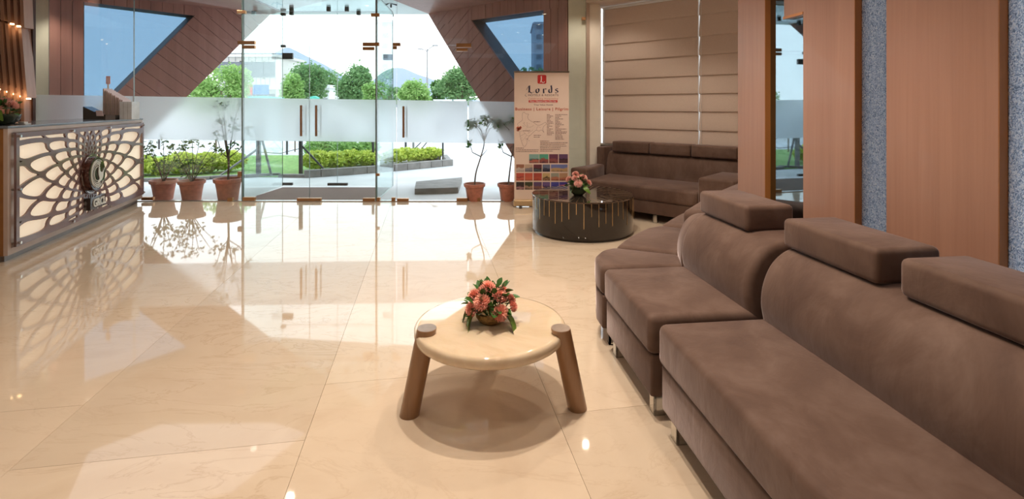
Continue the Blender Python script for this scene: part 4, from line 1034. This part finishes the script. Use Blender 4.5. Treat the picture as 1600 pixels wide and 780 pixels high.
# ---- black drum table
DZ = 0.40; DC = (0.76, 5.54)
dt = thing('drum_table', 'round black drum table with gold strips and mirrored top', 'table', (DC[0], DC[1], 0)); DR = 0.54
MB().lathe([(DR-0.03, 0.0), (DR-0.03, 0.028), (DR-0.004, 0.03), (DR, 0.036), (DR, DZ-0.012)], 96).build('drum', M['black_lacquer'], dt, smooth=40)
MB().lathe([(0.001, DZ-0.012), (DR, DZ-0.012), (DR+0.004, DZ-0.006), (DR, DZ), (0.001, DZ)], 96).build('table_top', M['top_mirror'], dt, smooth=40)
R_ = random.Random(9)
lens_ = [0.17, 0.23, 0.20, 0.17, 0.12, 0.26, 0.14, 0.24, 0.21, 0.24, 0.15, 0.19, 0.26, 0.13, 0.22]
nst = 46
for k in range(nst):
    a = -PI/2 + 0.03 + (k - 6)*2*PI/nst; L = lens_[k % len(lens_)]
    c, s_ = math.cos(a), math.sin(a); r = DR + 0.0008; w = 0.0028
    x, y = r*c, r*s_; tx, ty = -s_*w, c*w
    MB().ext([(x-tx, y-ty, DZ-0.013), (x+tx, y+ty, DZ-0.013), (x+tx, y+ty, DZ-L), (x-tx, y-ty, DZ-L)], (c*0.0015, s_*0.0015, 0)).build('gold_strip', M['gold'], dt)
    L2 = 0.18 + 0.16*((k*7) % 5)/5; rr = DR - 0.004
    MB().ext([(rr*c-tx, rr*s_-ty, DZ+0.0004), (rr*c+tx, rr*s_+ty, DZ+0.0004), ((rr-L2)*c+tx*.6, (rr-L2)*s_+ty*.6, DZ+0.0004), ((rr-L2)*c-tx*.6, (rr-L2)*s_-ty*.6, DZ+0.0004)], (0, 0, 0.0008)).build('top_inlay', M['gold'], dt)
fz = P(903.5, 305, DZ)
def buds(t):
    for (x, y, z) in ((-0.045, -0.075, 0.085), (0.045, -0.075, 0.095)):
        o = link('folded_leaf', LF, t, (x, y, z), (0.6, 0.1, rad(-60 if x > 0 else 200))); o.scale = (0.075,)*3
arrangement((fz.x, fz.y, DZ), 'pale pink carnations in a dark glass bowl on the black drum table', 'glass',
    [(-0.01, -0.075, 0.135, .042), (-0.03, 0.0, 0.225, .034), (-0.035, -0.04, 0.185, .038), (0.05, -0.03, 0.19, .04), (0.105, -0.04, 0.135, .035), (-0.10, 0.0, 0.17, .034), (0.02, 0.05, 0.18, .04), (-0.05, 0.06, 0.16, .036)],
    0.035, 'petal_pale', 80, 6, 0.13, 0.10, buds)

# ---- roll-up banner
BY = 6.82
bx0, bx1 = X(803.5, BY), X(889, BY); bw = bx1-bx0; bt = hh(112.5, BY); bb = 0.10
bn = thing('rollup_banner', 'beige roll-up banner stand with hotel logo, map and photos', 'banner', ((bx0+bx1)/2, BY, 0))
MB().box(-bw/2, bw/2, 0, 0.003, bb-0.02, bt).build('banner_sheet', M['banner'], bn)
MB().box(-bw/2-0.005, bw/2+0.005, -0.008, 0.012, bt-0.01, bt+0.012).build('top_rail', M['chrome'], bn)
MB().box(-bw/2-0.01, bw/2+0.01, -0.05, 0.07, 0.015, bb).build('base_cassette', M['banner_gold'], bn, bevel=0.015)
MB().tube([(0, 0.03, 0.05), (0, 0.03, bt)], 0.009, 8).build('support_pole', M['chrome'], bn)
for sx in (-0.28, 0.28): MB().box(sx-0.02, sx+0.02, -0.12, 0.14, 0, 0.015).build('foot', M['fin_dark'], bn)
def bpx(px, py): q = Q(px, py, BY); return (q.x-(bx0+bx1)/2, q.z)      # picture position on the sheet
def on_banner(me, m, px, py, name='lettering', d=0.0012):
    setmat(me, M[m]); x, z = bpx(px, py); return link(name, me, bn, (x, -d, z), (PI/2, 0, 0))
def fit_text(body, px0, px1, pybase, m, hpx, bold=0.0, sp=1.0):
    me = text_mesh(body, hpx*BY/F/0.72, 0.0003, bold, 'LEFT', sp)
    xs_ = [v.co.x for v in me.vertices]; w = max(xs_)-min(xs_); s = (px1-px0)*BY/F/w
    for v in me.vertices: v.co.x = (v.co.x-min(xs_))*s
    o = on_banner(me, m, px0, pybase); o['kind'] = 'stuff'; return o
def flat(polys, m, name, d=0.0008, th=0.0006):
    b = MB()
    for p in polys: b.ext([(x, -d, z) for x, z in [bpx(*q) for q in p]], (0, -th, 0))
    return b.build(name, M[m], bn)
def nib(strokes, m, name, wx=1.0, wy=-1.0, d=0.001):
    """broad-nib strokes in picture units: quads between path +- nib vector"""
    b = MB()
    for st in strokes:
        w_ = st[0]; pts = spline(st[1], 5) if len(st[1]) > 2 else st[1]
        for i in range(len(pts)-1):
            (x0, y0), (x1, y1) = pts[i], pts[i+1]
            hx, hy = wx*w_/2, wy*w_/2*0.45
            q = [(x0-hx, y0-hy), (x0+hx, y0+hy), (x1+hx, y1+hy), (x1-hx, y1-hy)]
            ar = abs(area(q))
            if ar < 0.03: q = [(x0-0.18, y0-0.15), (x0+0.18, y0+0.15), (x1+0.18, y1+0.15), (x1-0.18, y1-0.15)]
            pp = [bpx(*c) for c in q]
            b.ext([(x, -d, z) for x, z in pp], (0, -0.0005, 0))
    o = b.build(name, M[m], bn); o['kind'] = 'stuff'; return o
# red rounded emblem with a white L
rr = []
cx, cy, hw_, r_ = 846.8, 124.0, 6.9, 2.2
for (sx, sy, a0) in ((1, -1, -90), (1, 1, 0), (-1, 1, 90), (-1, -1, 180)):
    for k in range(5): a = rad(a0 + k*22.5); rr.append((cx+sx*(hw_-r_)+r_*math.cos(a), cy+sy*(hw_-r_)+r_*math.sin(a)))
flat([rr], 'ink_red', 'emblem')
nib([(1.6, [(845.6, 119.0), (845.9, 124), (845.0, 128.6)]), (1.2, [(843.4, 129.2), (846.5, 128.0), (849.6, 129.5), (850.8, 127.2)]), (0.6, [(844.2, 119.2), (846.8, 118.6)])], 'print_white', 'emblem_letter', d=0.002)
# blackletter wordmark
nib([(2.6, [(826.9, 134.0), (827.1, 139), (826.7, 144.6)]), (1.6, [(823.2, 145.4), (827.5, 143.6), (831.0, 145.6), (834.0, 143.4)]), (0.9, [(828.2, 133.2), (825.0, 136), (822.8, 140.5)]), (0.5, [(823.2, 145.6), (820.4, 148.6), (822.8, 151.0)]),
     (2.1, [(838.0, 139.4), (837.6, 143.0), (839.4, 145.2)]), (2.1, [(841.6, 138.9), (842.0, 142.0), (840.4, 145.0)]), (1.2, [(838.0, 139.5), (840.2, 138.5), (842.4, 139.6)]), (1.2, [(838, 144.8), (839.8, 145.6), (841.6, 144.6)]),
     (2.2, [(849.4, 138.8), (849.3, 142), (849.6, 145.4)]), (1.3, [(848.0, 139.6), (849.6, 138.6)]), (1.6, [(850.0, 139.8), (852.0, 138.4), (853.2, 139.8)]), (0.8, [(848.2, 145.6), (851.2, 145.4)]),
     (2.1, [(858.0, 139.6), (857.6, 143.0), (859.4, 145.2)]), (2.1, [(861.0, 133.6), (861.9, 139.0), (861.6, 144.8)]), (1.2, [(858.4, 139.4), (861.0, 138.6)]), (0.8, [(859.4, 145.4), (862.8, 144.8)]), (0.6, [(862.2, 133.2), (860.6, 135.4)]),
     (1.7, [(871.6, 139.2), (869.4, 138.5), (868.0, 140.4), (870.2, 141.8), (871.8, 143.4), (870.0, 145.4), (867.4, 144.8)])], 'ink', 'wordmark')
fit_text('HOTELS & RESORTS', 825.5, 872.5, 150.2, 'ink_grey', 3.0, 0.0004, 1.1)
fit_text('Celebrating Hospitality', 825.5, 872.0, 155.2, 'ink_rust', 2.6, 0.0, 1.2)
flat([[(826, 156.6), (871, 156.6), (871, 160.2), (826, 160.2)]], 'ink_red', 'print_bar')
me_ = fit_text('Plaza | Resort | Inn | Eco Inn', 828, 869, 159.5, 'print_white', 2.2, 0.0005); me_.location.y -= 0.001
fit_text('True Value Hotels', 834, 864, 165.0, 'ink_grey', 2.5, 0.0004)
fit_text('Business | Leisure | Pilgrim', 805.3, 888.0, 172.4, 'ink_rust', 4.3, 0.0012, 1.15)
# map outline
def polyline(pts, m, name, w=0.30, closed=False):
    p = spline(pts, 4, closed); b = MB()
    for i in range(len(p) - (0 if closed else 1)):
        a, c = Vector(p[i]), Vector(p[(i+1) % len(p)]); dlt = (c-a)
        if dlt.length < 1e-3: continue
        nrm = Vector((-dlt.y, dlt.x)).normalized()*w/2
        b.ext([(x, -0.0009, z) for x, z in [bpx(*q) for q in (a-nrm, c-nrm, c+nrm, a+nrm)]], (0, -0.0004, 0))
    return b.build(name, M[m], bn)
polyline([(816.5, 177), (819, 175.5), (822, 178), (826, 178.5), (824.5, 182), (825.5, 186), (829, 189), (833, 191), (837, 194), (841, 196), (845, 195), (849, 193), (852, 191), (853.5, 194), (850, 197), (848, 202), (850, 207), (846, 203), (842, 205), (838, 203.5), (834, 206), (830, 210), (826, 214), (823.5, 219), (823, 224), (820, 229), (817, 227), (814.5, 220), (812.5, 212), (811.5, 206), (808, 205), (806.5, 201), (810, 198), (808.5, 194), (812, 191), (816, 188), (816, 183)], 'ink_grey', 'map_outline', 0.32, True)
R_ = random.Random(3)
for pl in ([(812, 206), (820, 204), (828, 206), (833, 203)], [(813, 213), (820, 209), (824, 212), (829, 211)], [(817, 192), (822, 197), (828, 199), (834, 196)], [(816, 220), (820, 216), (824, 218)], [(838, 204), (840, 198), (845, 200)]):
    polyline(pl, 'ink_grey', 'map_line', 0.2)
flat([[(x, y), (x+.6, y), (x+.6, y+.6), (x, y+.6)] for x, y in [(818+R_.uniform(-3, 10), 198+R_.uniform(-8, 22)) for _ in range(34)]], 'ink_grey', 'map_marks')
flat([[(809+2.6*math.cos(a+b)+dx, 200+dy+2.6*math.sin(a+b)) for a in (0, 1.57, 3.14, 4.71)] for (dx, dy, b) in ((0, 0, 0), (2.5, 1.5, .4), (0.5, 2.8, .8), (4.0, -0.6, .2))], 'ink_rust', 'map_patch', d=0.0016)
# columns of fine print
bars = []
for c, (x0, n, lo, hi, ys) in enumerate(((854.5, 15, 4, 11, 179.2), (867.5, 18, 5, 19, 179.2))):
    for k in range(n): bars.append((x0, ys+k*2.25, R_.uniform(lo, hi)))
for k, L in enumerate((14, 43, 40, 41, 32, 31, 20)): bars.append((844, 220.5+k*2.6, L))
for k, L in enumerate((13, 36, 35)): bars.append((805.5, 231.5+k*2.7, L))
for (x, y, L) in ((834, 190.4, 10), (834, 211.5, 11), (834, 214.2, 10), (812, 313.5, 18), (819, 317.0, 12), (817, 204.5, 10)): bars.append((x, y, L))
bb_ = []
for (x, y, L) in bars:
    s0 = x
    while s0 < x+L-0.5:
        w_ = min(R_.uniform(1.2, 4), x+L-s0); bb_.append([(s0, y-0.45), (s0+w_, y-0.45), (s0+w_, y+0.45), (s0, y+0.45)]); s0 += w_+0.6
o = flat(bb_, 'ink_grey', 'fine_print'); o['kind'] = 'stuff'
# photo prints
def photo_mat(i, sky, midc, low):
    m, nt, b = base_mat('photo print %d' % i)
    v = coords(nt, (1, 1, 1), (0, 0, 0), 'Generated'); sx = nn(nt, 'ShaderNodeSeparateXYZ'); nt.links.new(v, sx.inputs[0])
    n = noise(nt, coords(nt), 22, 3); ad = nn(nt, 'ShaderNodeMath', operation='MULTIPLY_ADD'); nt.links.new(n, ad.inputs[0]); ad.inputs[1].default_value = 0.75; nt.links.new(sx.outputs['Z'], ad.inputs[2])
    nt.links.new(ramp(nt, ad.outputs[0], [(0.30, low), (0.62, midc), (0.80, low if i % 3 == 0 else midc), (0.92, sky)]), b.inputs['Base Color']); b.inputs['Roughness'].default_value = 0.4; return m
TL = [((826.8, 241), (15.2, 14), (0.25, 0.45, 0.42), (0.55, 0.16, 0.12), (0.05, 0.10, 0.09)), ((842.6, 241), (14.2, 14), (0.10, 0.40, 0.28), (0.30, 0.09, 0.08), (0.06, 0.03, 0.05)), ((858, 241), (14, 14), (0.16, 0.05, 0.10), (0.30, 0.10, 0.10), (0.06, 0.02, 0.02)), ((873.2, 241), (14, 14), (0.14, 0.07, 0.16), (0.12, 0.05, 0.07), (0.03, 0.015, 0.02)),
      ((806.5, 257), (12.6, 11.5), (0.35, 0.16, 0.10), (0.6, 0.5, 0.45), (0.05, 0.05, 0.06)), ((820, 257), (12.4, 11.5), (0.55, 0.4, 0.3), (0.25, 0.22, 0.25), (0.03, 0.03, 0.05)), ((833.6, 257), (13, 11.5), (0.14, 0.04, 0.06), (0.10, 0.12, 0.14), (0.02, 0.02, 0.02)), ((847.6, 257), (12, 11.5), (0.15, 0.18, 0.28), (0.05, 0.05, 0.08), (0.01, 0.01, 0.02)), ((860.8, 257), (26, 11.5), (0.18, 0.22, 0.48), (0.55, 0.36, 0.18), (0.20, 0.13, 0.12)),
      ((806.5, 270.4), (12.6, 12), (0.55, 0.10, 0.07), (0.65, 0.16, 0.10), (0.25, 0.05, 0.04)), ((820, 270.4), (12.4, 12), (0.6, 0.12, 0.08), (0.6, 0.15, 0.08), (0.3, 0.08, 0.05)), ((833.6, 270.4), (13, 12), (0.45, 0.08, 0.06), (0.5, 0.10, 0.06), (0.18, 0.03, 0.03)), ((847.6, 270.4), (12, 12), (0.6, 0.42, 0.2), (0.4, 0.22, 0.12), (0.06, 0.03, 0.02)), ((860.8, 270.4), (12.6, 12), (0.35, 0.35, 0.28), (0.5, 0.2, 0.12), (0.2, 0.07, 0.05)), ((874, 270.4), (12.8, 12), (0.5, 0.3, 0.18), (0.45, 0.16, 0.10), (0.05, 0.03, 0.05)),
      ((806.5, 284.4), (12.6, 12), (0.04, 0.03, 0.03), (0.45, 0.25, 0.26), (0.06, 0.02, 0.03)), ((820, 284.4), (12.4, 12), (0.05, 0.06, 0.03), (0.35, 0.22, 0.15), (0.03, 0.03, 0.03)), ((833.6, 284.4), (13, 12), (0.12, 0.07, 0.16), (0.22, 0.10, 0.08), (0.05, 0.03, 0.06)), ((847.6, 284.4), (12, 12), (0.16, 0.10, 0.26), (0.5, 0.22, 0.1), (0.03, 0.03, 0.10)), ((860.8, 284.4), (12.6, 9), (0.08, 0.08, 0.34), (0.06, 0.06, 0.30), (0.03, 0.02, 0.08)), ((874, 284.4), (12.8, 9), (0.08, 0.06, 0.30), (0.4, 0.12, 0.14), (0.05, 0.03, 0.12))]
for i, ((x, y), (w_, h_), a, b, c) in enumerate(TL):
    p = [bpx(*q) for q in ((x, y), (x+w_, y), (x+w_, y+h_), (x, y+h_))]
    MB().ext([(u, -0.0008, v) for u, v in p], (0, -0.0004, 0)).build('photo_print', photo_mat(i, a, b, c), bn)

# ---- reception counter
c0 = P(12, 411, 0); c1 = P(222.5, 316.0, 0)
v = Vector((c1.x-c0.x, c1.y-c0.y)); CL = v.length; crz = math.atan2(v.y, v.x)
ct = thing('reception_counter', 'reception counter with a backlit brown petal lattice front', 'counter', (c0.x, c0.y, 0), crz)
# local x along the front away from camera, local -y towards the lobby, +y behind
CH = 1.172; CD = 0.75
MB().box(0.05, CL-0.03, 0.05, CD-0.05, 0, 0.06).build('plinth', M['plinth'], ct)
MB().box(0.0, CL, 0.03, CD, 0.06, CH-0.02).build('body', M['side_veneer'], ct)
fr = MB()
fr.box(0, CL, 0.0, 0.03, 0.06, 0.115).box(0, CL, 0.0, 0.03, CH-0.055, CH-0.02).box(0, 0.045, 0.0, 0.03, 0.115, CH-0.055).box(CL-0.045, CL, 0.0, 0.03, 0.115, CH-0.055)
fr.build('front_frame', M['taupe'], ct)
MB().box(-0.01, CL+0.01, -0.006, CD+0.01, CH-0.02, CH).build('counter_top', M['counter_top'], ct, bevel=0.003)
MB().box(0.045, CL-0.045, 0.020, 0.028, 0.115, CH-0.055).build('back_board', M['taupe'], ct)
MB().box(0.155, CL-0.07, 0.006, 0.019, 0.15, CH-0.09).build('light_box', M['backlight'], ct)
# lattice
PX0, PX1, PZ0, PZ1 = 0.050, CL-0.050, 0.120, CH-0.060
pw, ph = (PX1-PX0), (PZ1-PZ0); ccx = (PX0+PX1)/2 - 0.10; ccz = PZ0 + ph*0.475
def warp(r, q):                                     # petal grid: rings stretch sideways as they grow
    q2 = q + 0.27*math.sin(2*q)
    sx = 1.0 + 1.65*min(1.3, max(0, (r-0.21)/0.42)); return (r*math.cos(q2)*sx, r*math.sin(q2))
rings = [0.235*(1.185**i) for i in range(13)]
N_ = 20
bx = (-(ccx-PX0)+0.045, PX1-ccx-0.045, -(ccz-PZ0)+0.045, PZ1-ccz-0.045)
holes = []
def cell(i, j):
    q0 = (j + (0.5 if i % 2 else 0))*2*PI/N_; dq = PI/N_
    a, b_, c = (rings[i-1] if i > 0 else 0.205), rings[i], rings[i+1]
    e = 1.75; n = 7; prof = []
    for k in range(n): t = k/n; prof.append((a+(b_-a)*t, dq*t**e))
    for k in range(n+1): t = k/n; prof.append((b_+(c-b_)*t, dq*(1-t**e)))
    up = [warp(r, q0+w) for r, w in prof]; dn = [warp(r, q0-w) for r, w in prof]
    p = up + dn[-2:0:-1]
    xs_ = [q[0] for q in p]; zs_ = [q[1] for q in p]; cx, cz = (max(xs_)+min(xs_))/2, (max(zs_)+min(zs_))/2
    hx, hz = (max(xs_)-min(xs_))/2, (max(zs_)-min(zs_))/2; st = 0.012 + 0.014*min(1, i/7)
    fx, fz = 1-min(st/hx*1.15, 0.42), 1-min(st/hz*1.15, 0.42)
    p = [Vector((cx+(x-cx)*fx, cz+(z-cz)*fz)) for x, z in p]
    for _ in range(2):                              # round the corners off
        p = [p[k-1]*0.25 + p[k]*0.5 + p[(k+1) % len(p)]*0.25 for k in range(len(p))]
    return [tuple(q) for q in p]
for i in range(0, 11):
    for j in range(N_):
        p = cell(i, j)
        for (A, B, C_) in ((1, 0, bx[0]), (-1, 0, -bx[1]), (0, 1, bx[2]), (0, -1, -bx[3])):
            if len(p) > 2: p = clip(p, A, B, C_)
        if len(p) > 2 and abs(area(p)) > 0.00035: holes.append([(a+ccx, b+ccz) for a, b in p])
outer = [(PX0, PZ0), (PX1, PZ0), (PX1, PZ1), (PX0, PZ1)]
me = plate_mesh([outer] + holes, 0.009); me.name = 'lattice_panel'; setmat(me, M['lattice'])
link('lattice_panel', me, ct, (0, -0.026, 0), (PI/2, 0, 0))
for (x, z) in [(PX0+0.03, PZ0+0.03), (PX0+0.03, (PZ0+PZ1)/2), (PX0+0.03, PZ1-0.03), (ccx-0.38, PZ1-0.025), (ccx+0.45, PZ1-0.025), (ccx-0.38, PZ0+0.025), (ccx+0.45, PZ0+0.025), (PX1-0.03, PZ0+0.03), (PX1-0.03, (PZ0+PZ1)/2), (PX1-0.03, PZ1-0.03)]:
    MB().tube([(x, 0.012, z), (x, -0.056, z)], 0.012, 14).build('stand_off', M['chrome'], ct, smooth=40)
# medallion
def disc(r, y0, y1, seg=56):
    b = MB(); vs = []
    for y in (y0, y1):
        for k in range(seg): vs.append((ccx+r*math.cos(2*PI*k/seg), y, ccz+r*math.sin(2*PI*k/seg)))
    return b.add(vs, [(k, (k+1) % seg, seg+(k+1) % seg, seg+k) for k in range(seg)] + [tuple(range(seg)), tuple(range(seg, 2*seg))[::-1]])
def ring_flat(r0, r1, a0, a1, y0, y1, seg=40, cx=None, cz=None):
    cx = ccx if cx is None else cx; cz = ccz if cz is None else cz
    b = MB()
    pts = [(cx+r1*math.cos(a0+(a1-a0)*k/seg), cz+r1*math.sin(a0+(a1-a0)*k/seg)) for k in range(seg+1)]
    inn = [(cx+r0*math.cos(a0+(a1-a0)*k/seg), cz+r0*math.sin(a0+(a1-a0)*k/seg)) for k in range(seg+1)]
    for k in range(seg): b.ext([(pts[k][0], y0, pts[k][1]), (pts[k+1][0], y0, pts[k+1][1]), (inn[k+1][0], y0, inn[k+1][1]), (inn[k][0], y0, inn[k][1])], (0, y1-y0, 0))
    return b
md = disc(0.225, -0.050, -0.034).build('medallion', M['lattice2'], ct, smooth=40, recalc=True)
disc(0.188, -0.095, -0.050).build('medallion_drum', M['lattice2'], md, smooth=40, recalc=True)
disc(0.182, -0.102, -0.095).build('medallion_face', M['black_acrylic'], md, smooth=40, recalc=True)
for (r0, r1) in ((0.076, 0.082), (0.152, 0.157)):
    ring_flat(r0, r1, rad(55), rad(325), -0.108, -0.102).build('emblem_ring', M['letter'], md)
ring_flat(0.096, 0.142, rad(62), rad(300), -0.1075, -0.1025, cx=ccx-0.004).build('emblem_crescent', M['letter'], md)
ring_flat(0.107, 0.113, rad(62), rad(300), -0.1095, -0.1075).build('emblem_groove', M['lattice2'], md)
ring_flat(0.126, 0.131, rad(62), rad(300), -0.1095, -0.1075).build('emblem_groove', M['lattice2'], md)
bird = spline([(0.015, 0.095), (0.035, 0.03), (0.06, 0.01), (0.10, 0.012), (0.15, 0.055), (0.115, 0.0), (0.11, -0.04), (0.08, -0.075), (0.03, -0.095), (-0.03, -0.10), (0.015, -0.07), (0.01, -0.04), (-0.005, -0.01), (-0.005, 0.05)], 3, True)
me = plate_mesh([[(a*0.95+0.01, b*0.95) for a, b in bird]], 0.003); setmat(me, M['letter']); link('emblem_bird', me, md, (ccx, -0.108, ccz), (PI/2, 0, 0))
for k in range(5): ring_flat(0.205, 0.212, rad(20+72*k), rad(68+72*k), -0.054, -0.050, 10).build('medallion_inlay', M['chrome'], md)
# sign box
sx0 = ccx-0.12; sz0 = ccz-0.385
sg = MB().box(sx0-0.02, sx0+0.33, -0.095, -0.03, sz0, sz0+0.135).build('sign_box', M['black_acrylic'], ct, bevel=0.004)
me = text_mesh('GRCL', 0.115, 0.004, 0.0035, 'CENTER', 0.95); setmat(me, M['letter']); link('sign_letters', me, sg, (sx0+0.17, -0.100, sz0+0.028), (PI/2, 0, 0))
sf = MB()
for (x, w_) in ((0.115, 0.03), (0.148, 0.02), (0.265, 0.03)):
    for z in (0.028, 0.103): sf.box(sx0+x-w_/2, sx0+x+w_/2, -0.104, -0.096, sz0+z, sz0+z+0.008)
sf.build('letter_serif', M['letter'], sg)
for x in (0.0, 0.30): MB().tube([(sx0+x, -0.03, sz0+0.07), (sx0+x, 0.012, sz0+0.07)], 0.01, 10).build('stand_off', M['chrome'], sg)
CM = Matrix.Translation((c0.x, c0.y, 0)) @ Matrix.Rotation(crz, 4, 'Z')
def on_counter(px, d_off):             # point on the counter top under an image column, d_off behind the front edge
    k = (px-800)/F
    o = CM @ Vector((0, d_off, 0)); u = (CM.to_3x3() @ Vector((1, 0, 0)))
    s = (k*o.y - o.x)/(u.x - k*u.y); return o + u*s
# brochure stand and booklets
q = on_counter(169, 0.22)
hd = thing('display_stand', 'black stepped acrylic stand on the counter end holding the brochures', 'stand', (q.x, q.y, CH), 0)
MB().ext([(-0.21, 0, 0), (0.20, 0, 0), (0.20, 0, 0.055), (-0.06, 0, 0.065), (-0.07, 0, 0.10), (-0.21, 0, 0.165)], (0, -0.14, 0)).build('body', M['black_acrylic'], hd, recalc=True)
MB().box(0.08, 0.20, -0.145, -0.14, 0.0, 0.06).build('label_slot', M['plinth'], hd)
MB().ext([(-0.03, -0.15, 0.045), (0.06, -0.15, 0.045), (0.035, -0.143, 0.115), (-0.045, -0.143, 0.115)], (0, 0.004, 0)).build('card', M['book_top'], hd)
nb = 11
ordn = ['first', 'second', 'third', 'fourth', 'fifth', 'sixth', 'seventh', 'eighth', 'ninth', 'tenth', 'eleventh']
for k in range(nb):
    f = k/(nb-1); px = 163.5 + f*29; pyt = 139.0 + f*17.5
    d = q.y + 0.03 - 0.004*k
    X_ = (px-800)*d/F; zt = hh(pyt, d)
    t = thing('brochure', 'slim tan brochure in the stepped stand, %s from the left' % ordn[k], 'brochure', (X_, d, CH + 0.002), 0, 'brochures in the stepped stand')
    MB().box(-0.0075, 0.0055, -0.02+0.004*(k % 2), 0.12, 0.0, zt-CH-0.010*(k % 2)).build('cover', M['book_tan'], t, bevel=0.001)
    MB().box(0.0056, 0.0095, -0.024, 0.118, 0.0, zt-CH+0.004).build('page_block', M['book_top'], t, bevel=0.001)
d = q.y - 0.03; a = Q(193, 159, d); b = Q(212, 159, d)
wb = thing('box', 'white gloss box at the right end of the brochure row', 'box', ((a.x+b.x)/2, d, CH)); w = (b.x-a.x)/2
MB().box(-w, w, -0.07, 0.07, 0, a.z-CH).build('carton', M['tile_white'], wb, bevel=0.003)
for s_ in (-w/3, w/3): MB().box(s_-0.001, s_+0.001, -0.0715, -0.07, 0, a.z-CH).build('seam', M['plinth'], wb)
d = q.y + 0.08; a = Q(169, 119, d)
ps = thing('small_sign', 'little pink upright sign on a clear stem above the brochures', 'sign', (a.x, d, CH))
MB().box(-0.028, 0.028, -0.003, 0.003, hh(131.5, d)-CH, a.z-CH).build('plate', M['pinksign'], ps, bevel=0.002)
MB().box(-0.01, 0.01, -0.004, 0.004, 0.0, hh(131.5, d)-CH).box(-0.03, 0.03, -0.03, 0.03, 0, 0.005).build('stem', M['white'], ps)
MB().box(-0.005, 0.005, -0.005, -0.003, hh(130, d)-CH, hh(121, d)-CH).build('mark', M['print_white'], ps)
q = on_counter(14, 0.16)
arrangement((q.x-0.05, q.y, CH), 'pink carnations with broad leaves in a dark bowl on the counter corner', 'glass',
    [(0.02, -0.07, 0.10, .042), (-0.03, -0.06, 0.14, .04), (0.06, 0.0, 0.14, .036), (-0.08, -0.04, 0.12, .04), (0.0, 0.02, 0.16, .04)], 0.04, 'petal_pale', 60, 8, 0.12, 0.08, buds).scale = (1.3, 1.3, 1.3)
q = on_counter(36, 0.10)
tg = thing('tissue_packet', 'small white folded napkin on the counter beside the flowers', 'napkin', (q.x, q.y, CH))
MB().box(-0.06, 0.05, -0.03, 0.03, 0, 0.012).box(-0.03, 0.03, -0.02, 0.02, 0.012, 0.028).build('paper', M['white'], tg, bevel=0.004)

# ---- slatted wall feature behind the counter
sy = 6.55
sl = thing('slat_screen', 'screen of slanted wooden slats in lit tiers at the left edge', 'wall panel', ((22-800)*sy/F, sy, 0))
def sx(px): return (px-22)*sy/F
MB().box(sx(-60), sx(40), 0.10, 0.14, 0.0, CEIL).build('backing', M['slat_dark'], sl)
for tier, (yt, yb, lean, xr) in enumerate(((-30, 44, 0.03, 45), (44, 153, 0.075, 46), (140, 190, 0.02, 40))):
    for k in range(9):
        px = xr - 3 - k*10.4 - (0 if tier != 1 else 0); yb_ = yb - k*3.6; yt_ = yt - (k*3.2 if tier else 0)
        z1, z0 = hh(yt_, sy), max(0.0, hh(yb_, sy)) if tier < 2 else 0.0
        if tier == 0: z1 = CEIL
        yo = (0.0, 0.03, 0.055)[tier]
        b = MB(); wd = 0.021; dx = -lean
        vs = []
        for (z, o_) in ((z0, 0), (z1, dx)):
            for (a, c) in ((-wd, -0.07), (wd, -0.07), (wd, 0.09), (-wd, 0.09)): vs.append((sx(px)+a+o_, yo+c*0.8, z))
        b.add(vs, [(0,3,2,1),(4,5,6,7),(0,1,5,4),(1,2,6,5),(2,3,7,6),(3,0,4,7)])
        s_ = b.build('slat', M['slat'], sl)
        if (tier == 1 and k < 5) or (tier == 0 and k in (1, 2)): MB().box(sx(px)-0.018, sx(px)+0.018, yo-0.03, yo+0.0, z0-0.018, z0-0.002).build('led', M['led'], s_)
for (px, py) in ((5, 146), (17, 148), (28, 150), (39, 152), (16, 46)):
    a = Q(px, py, sy-0.10); add_light('POINT', 'slat_led_glow', a, 0.25, (1.0, 0.62, 0.30), shadow_soft_size=0.02)
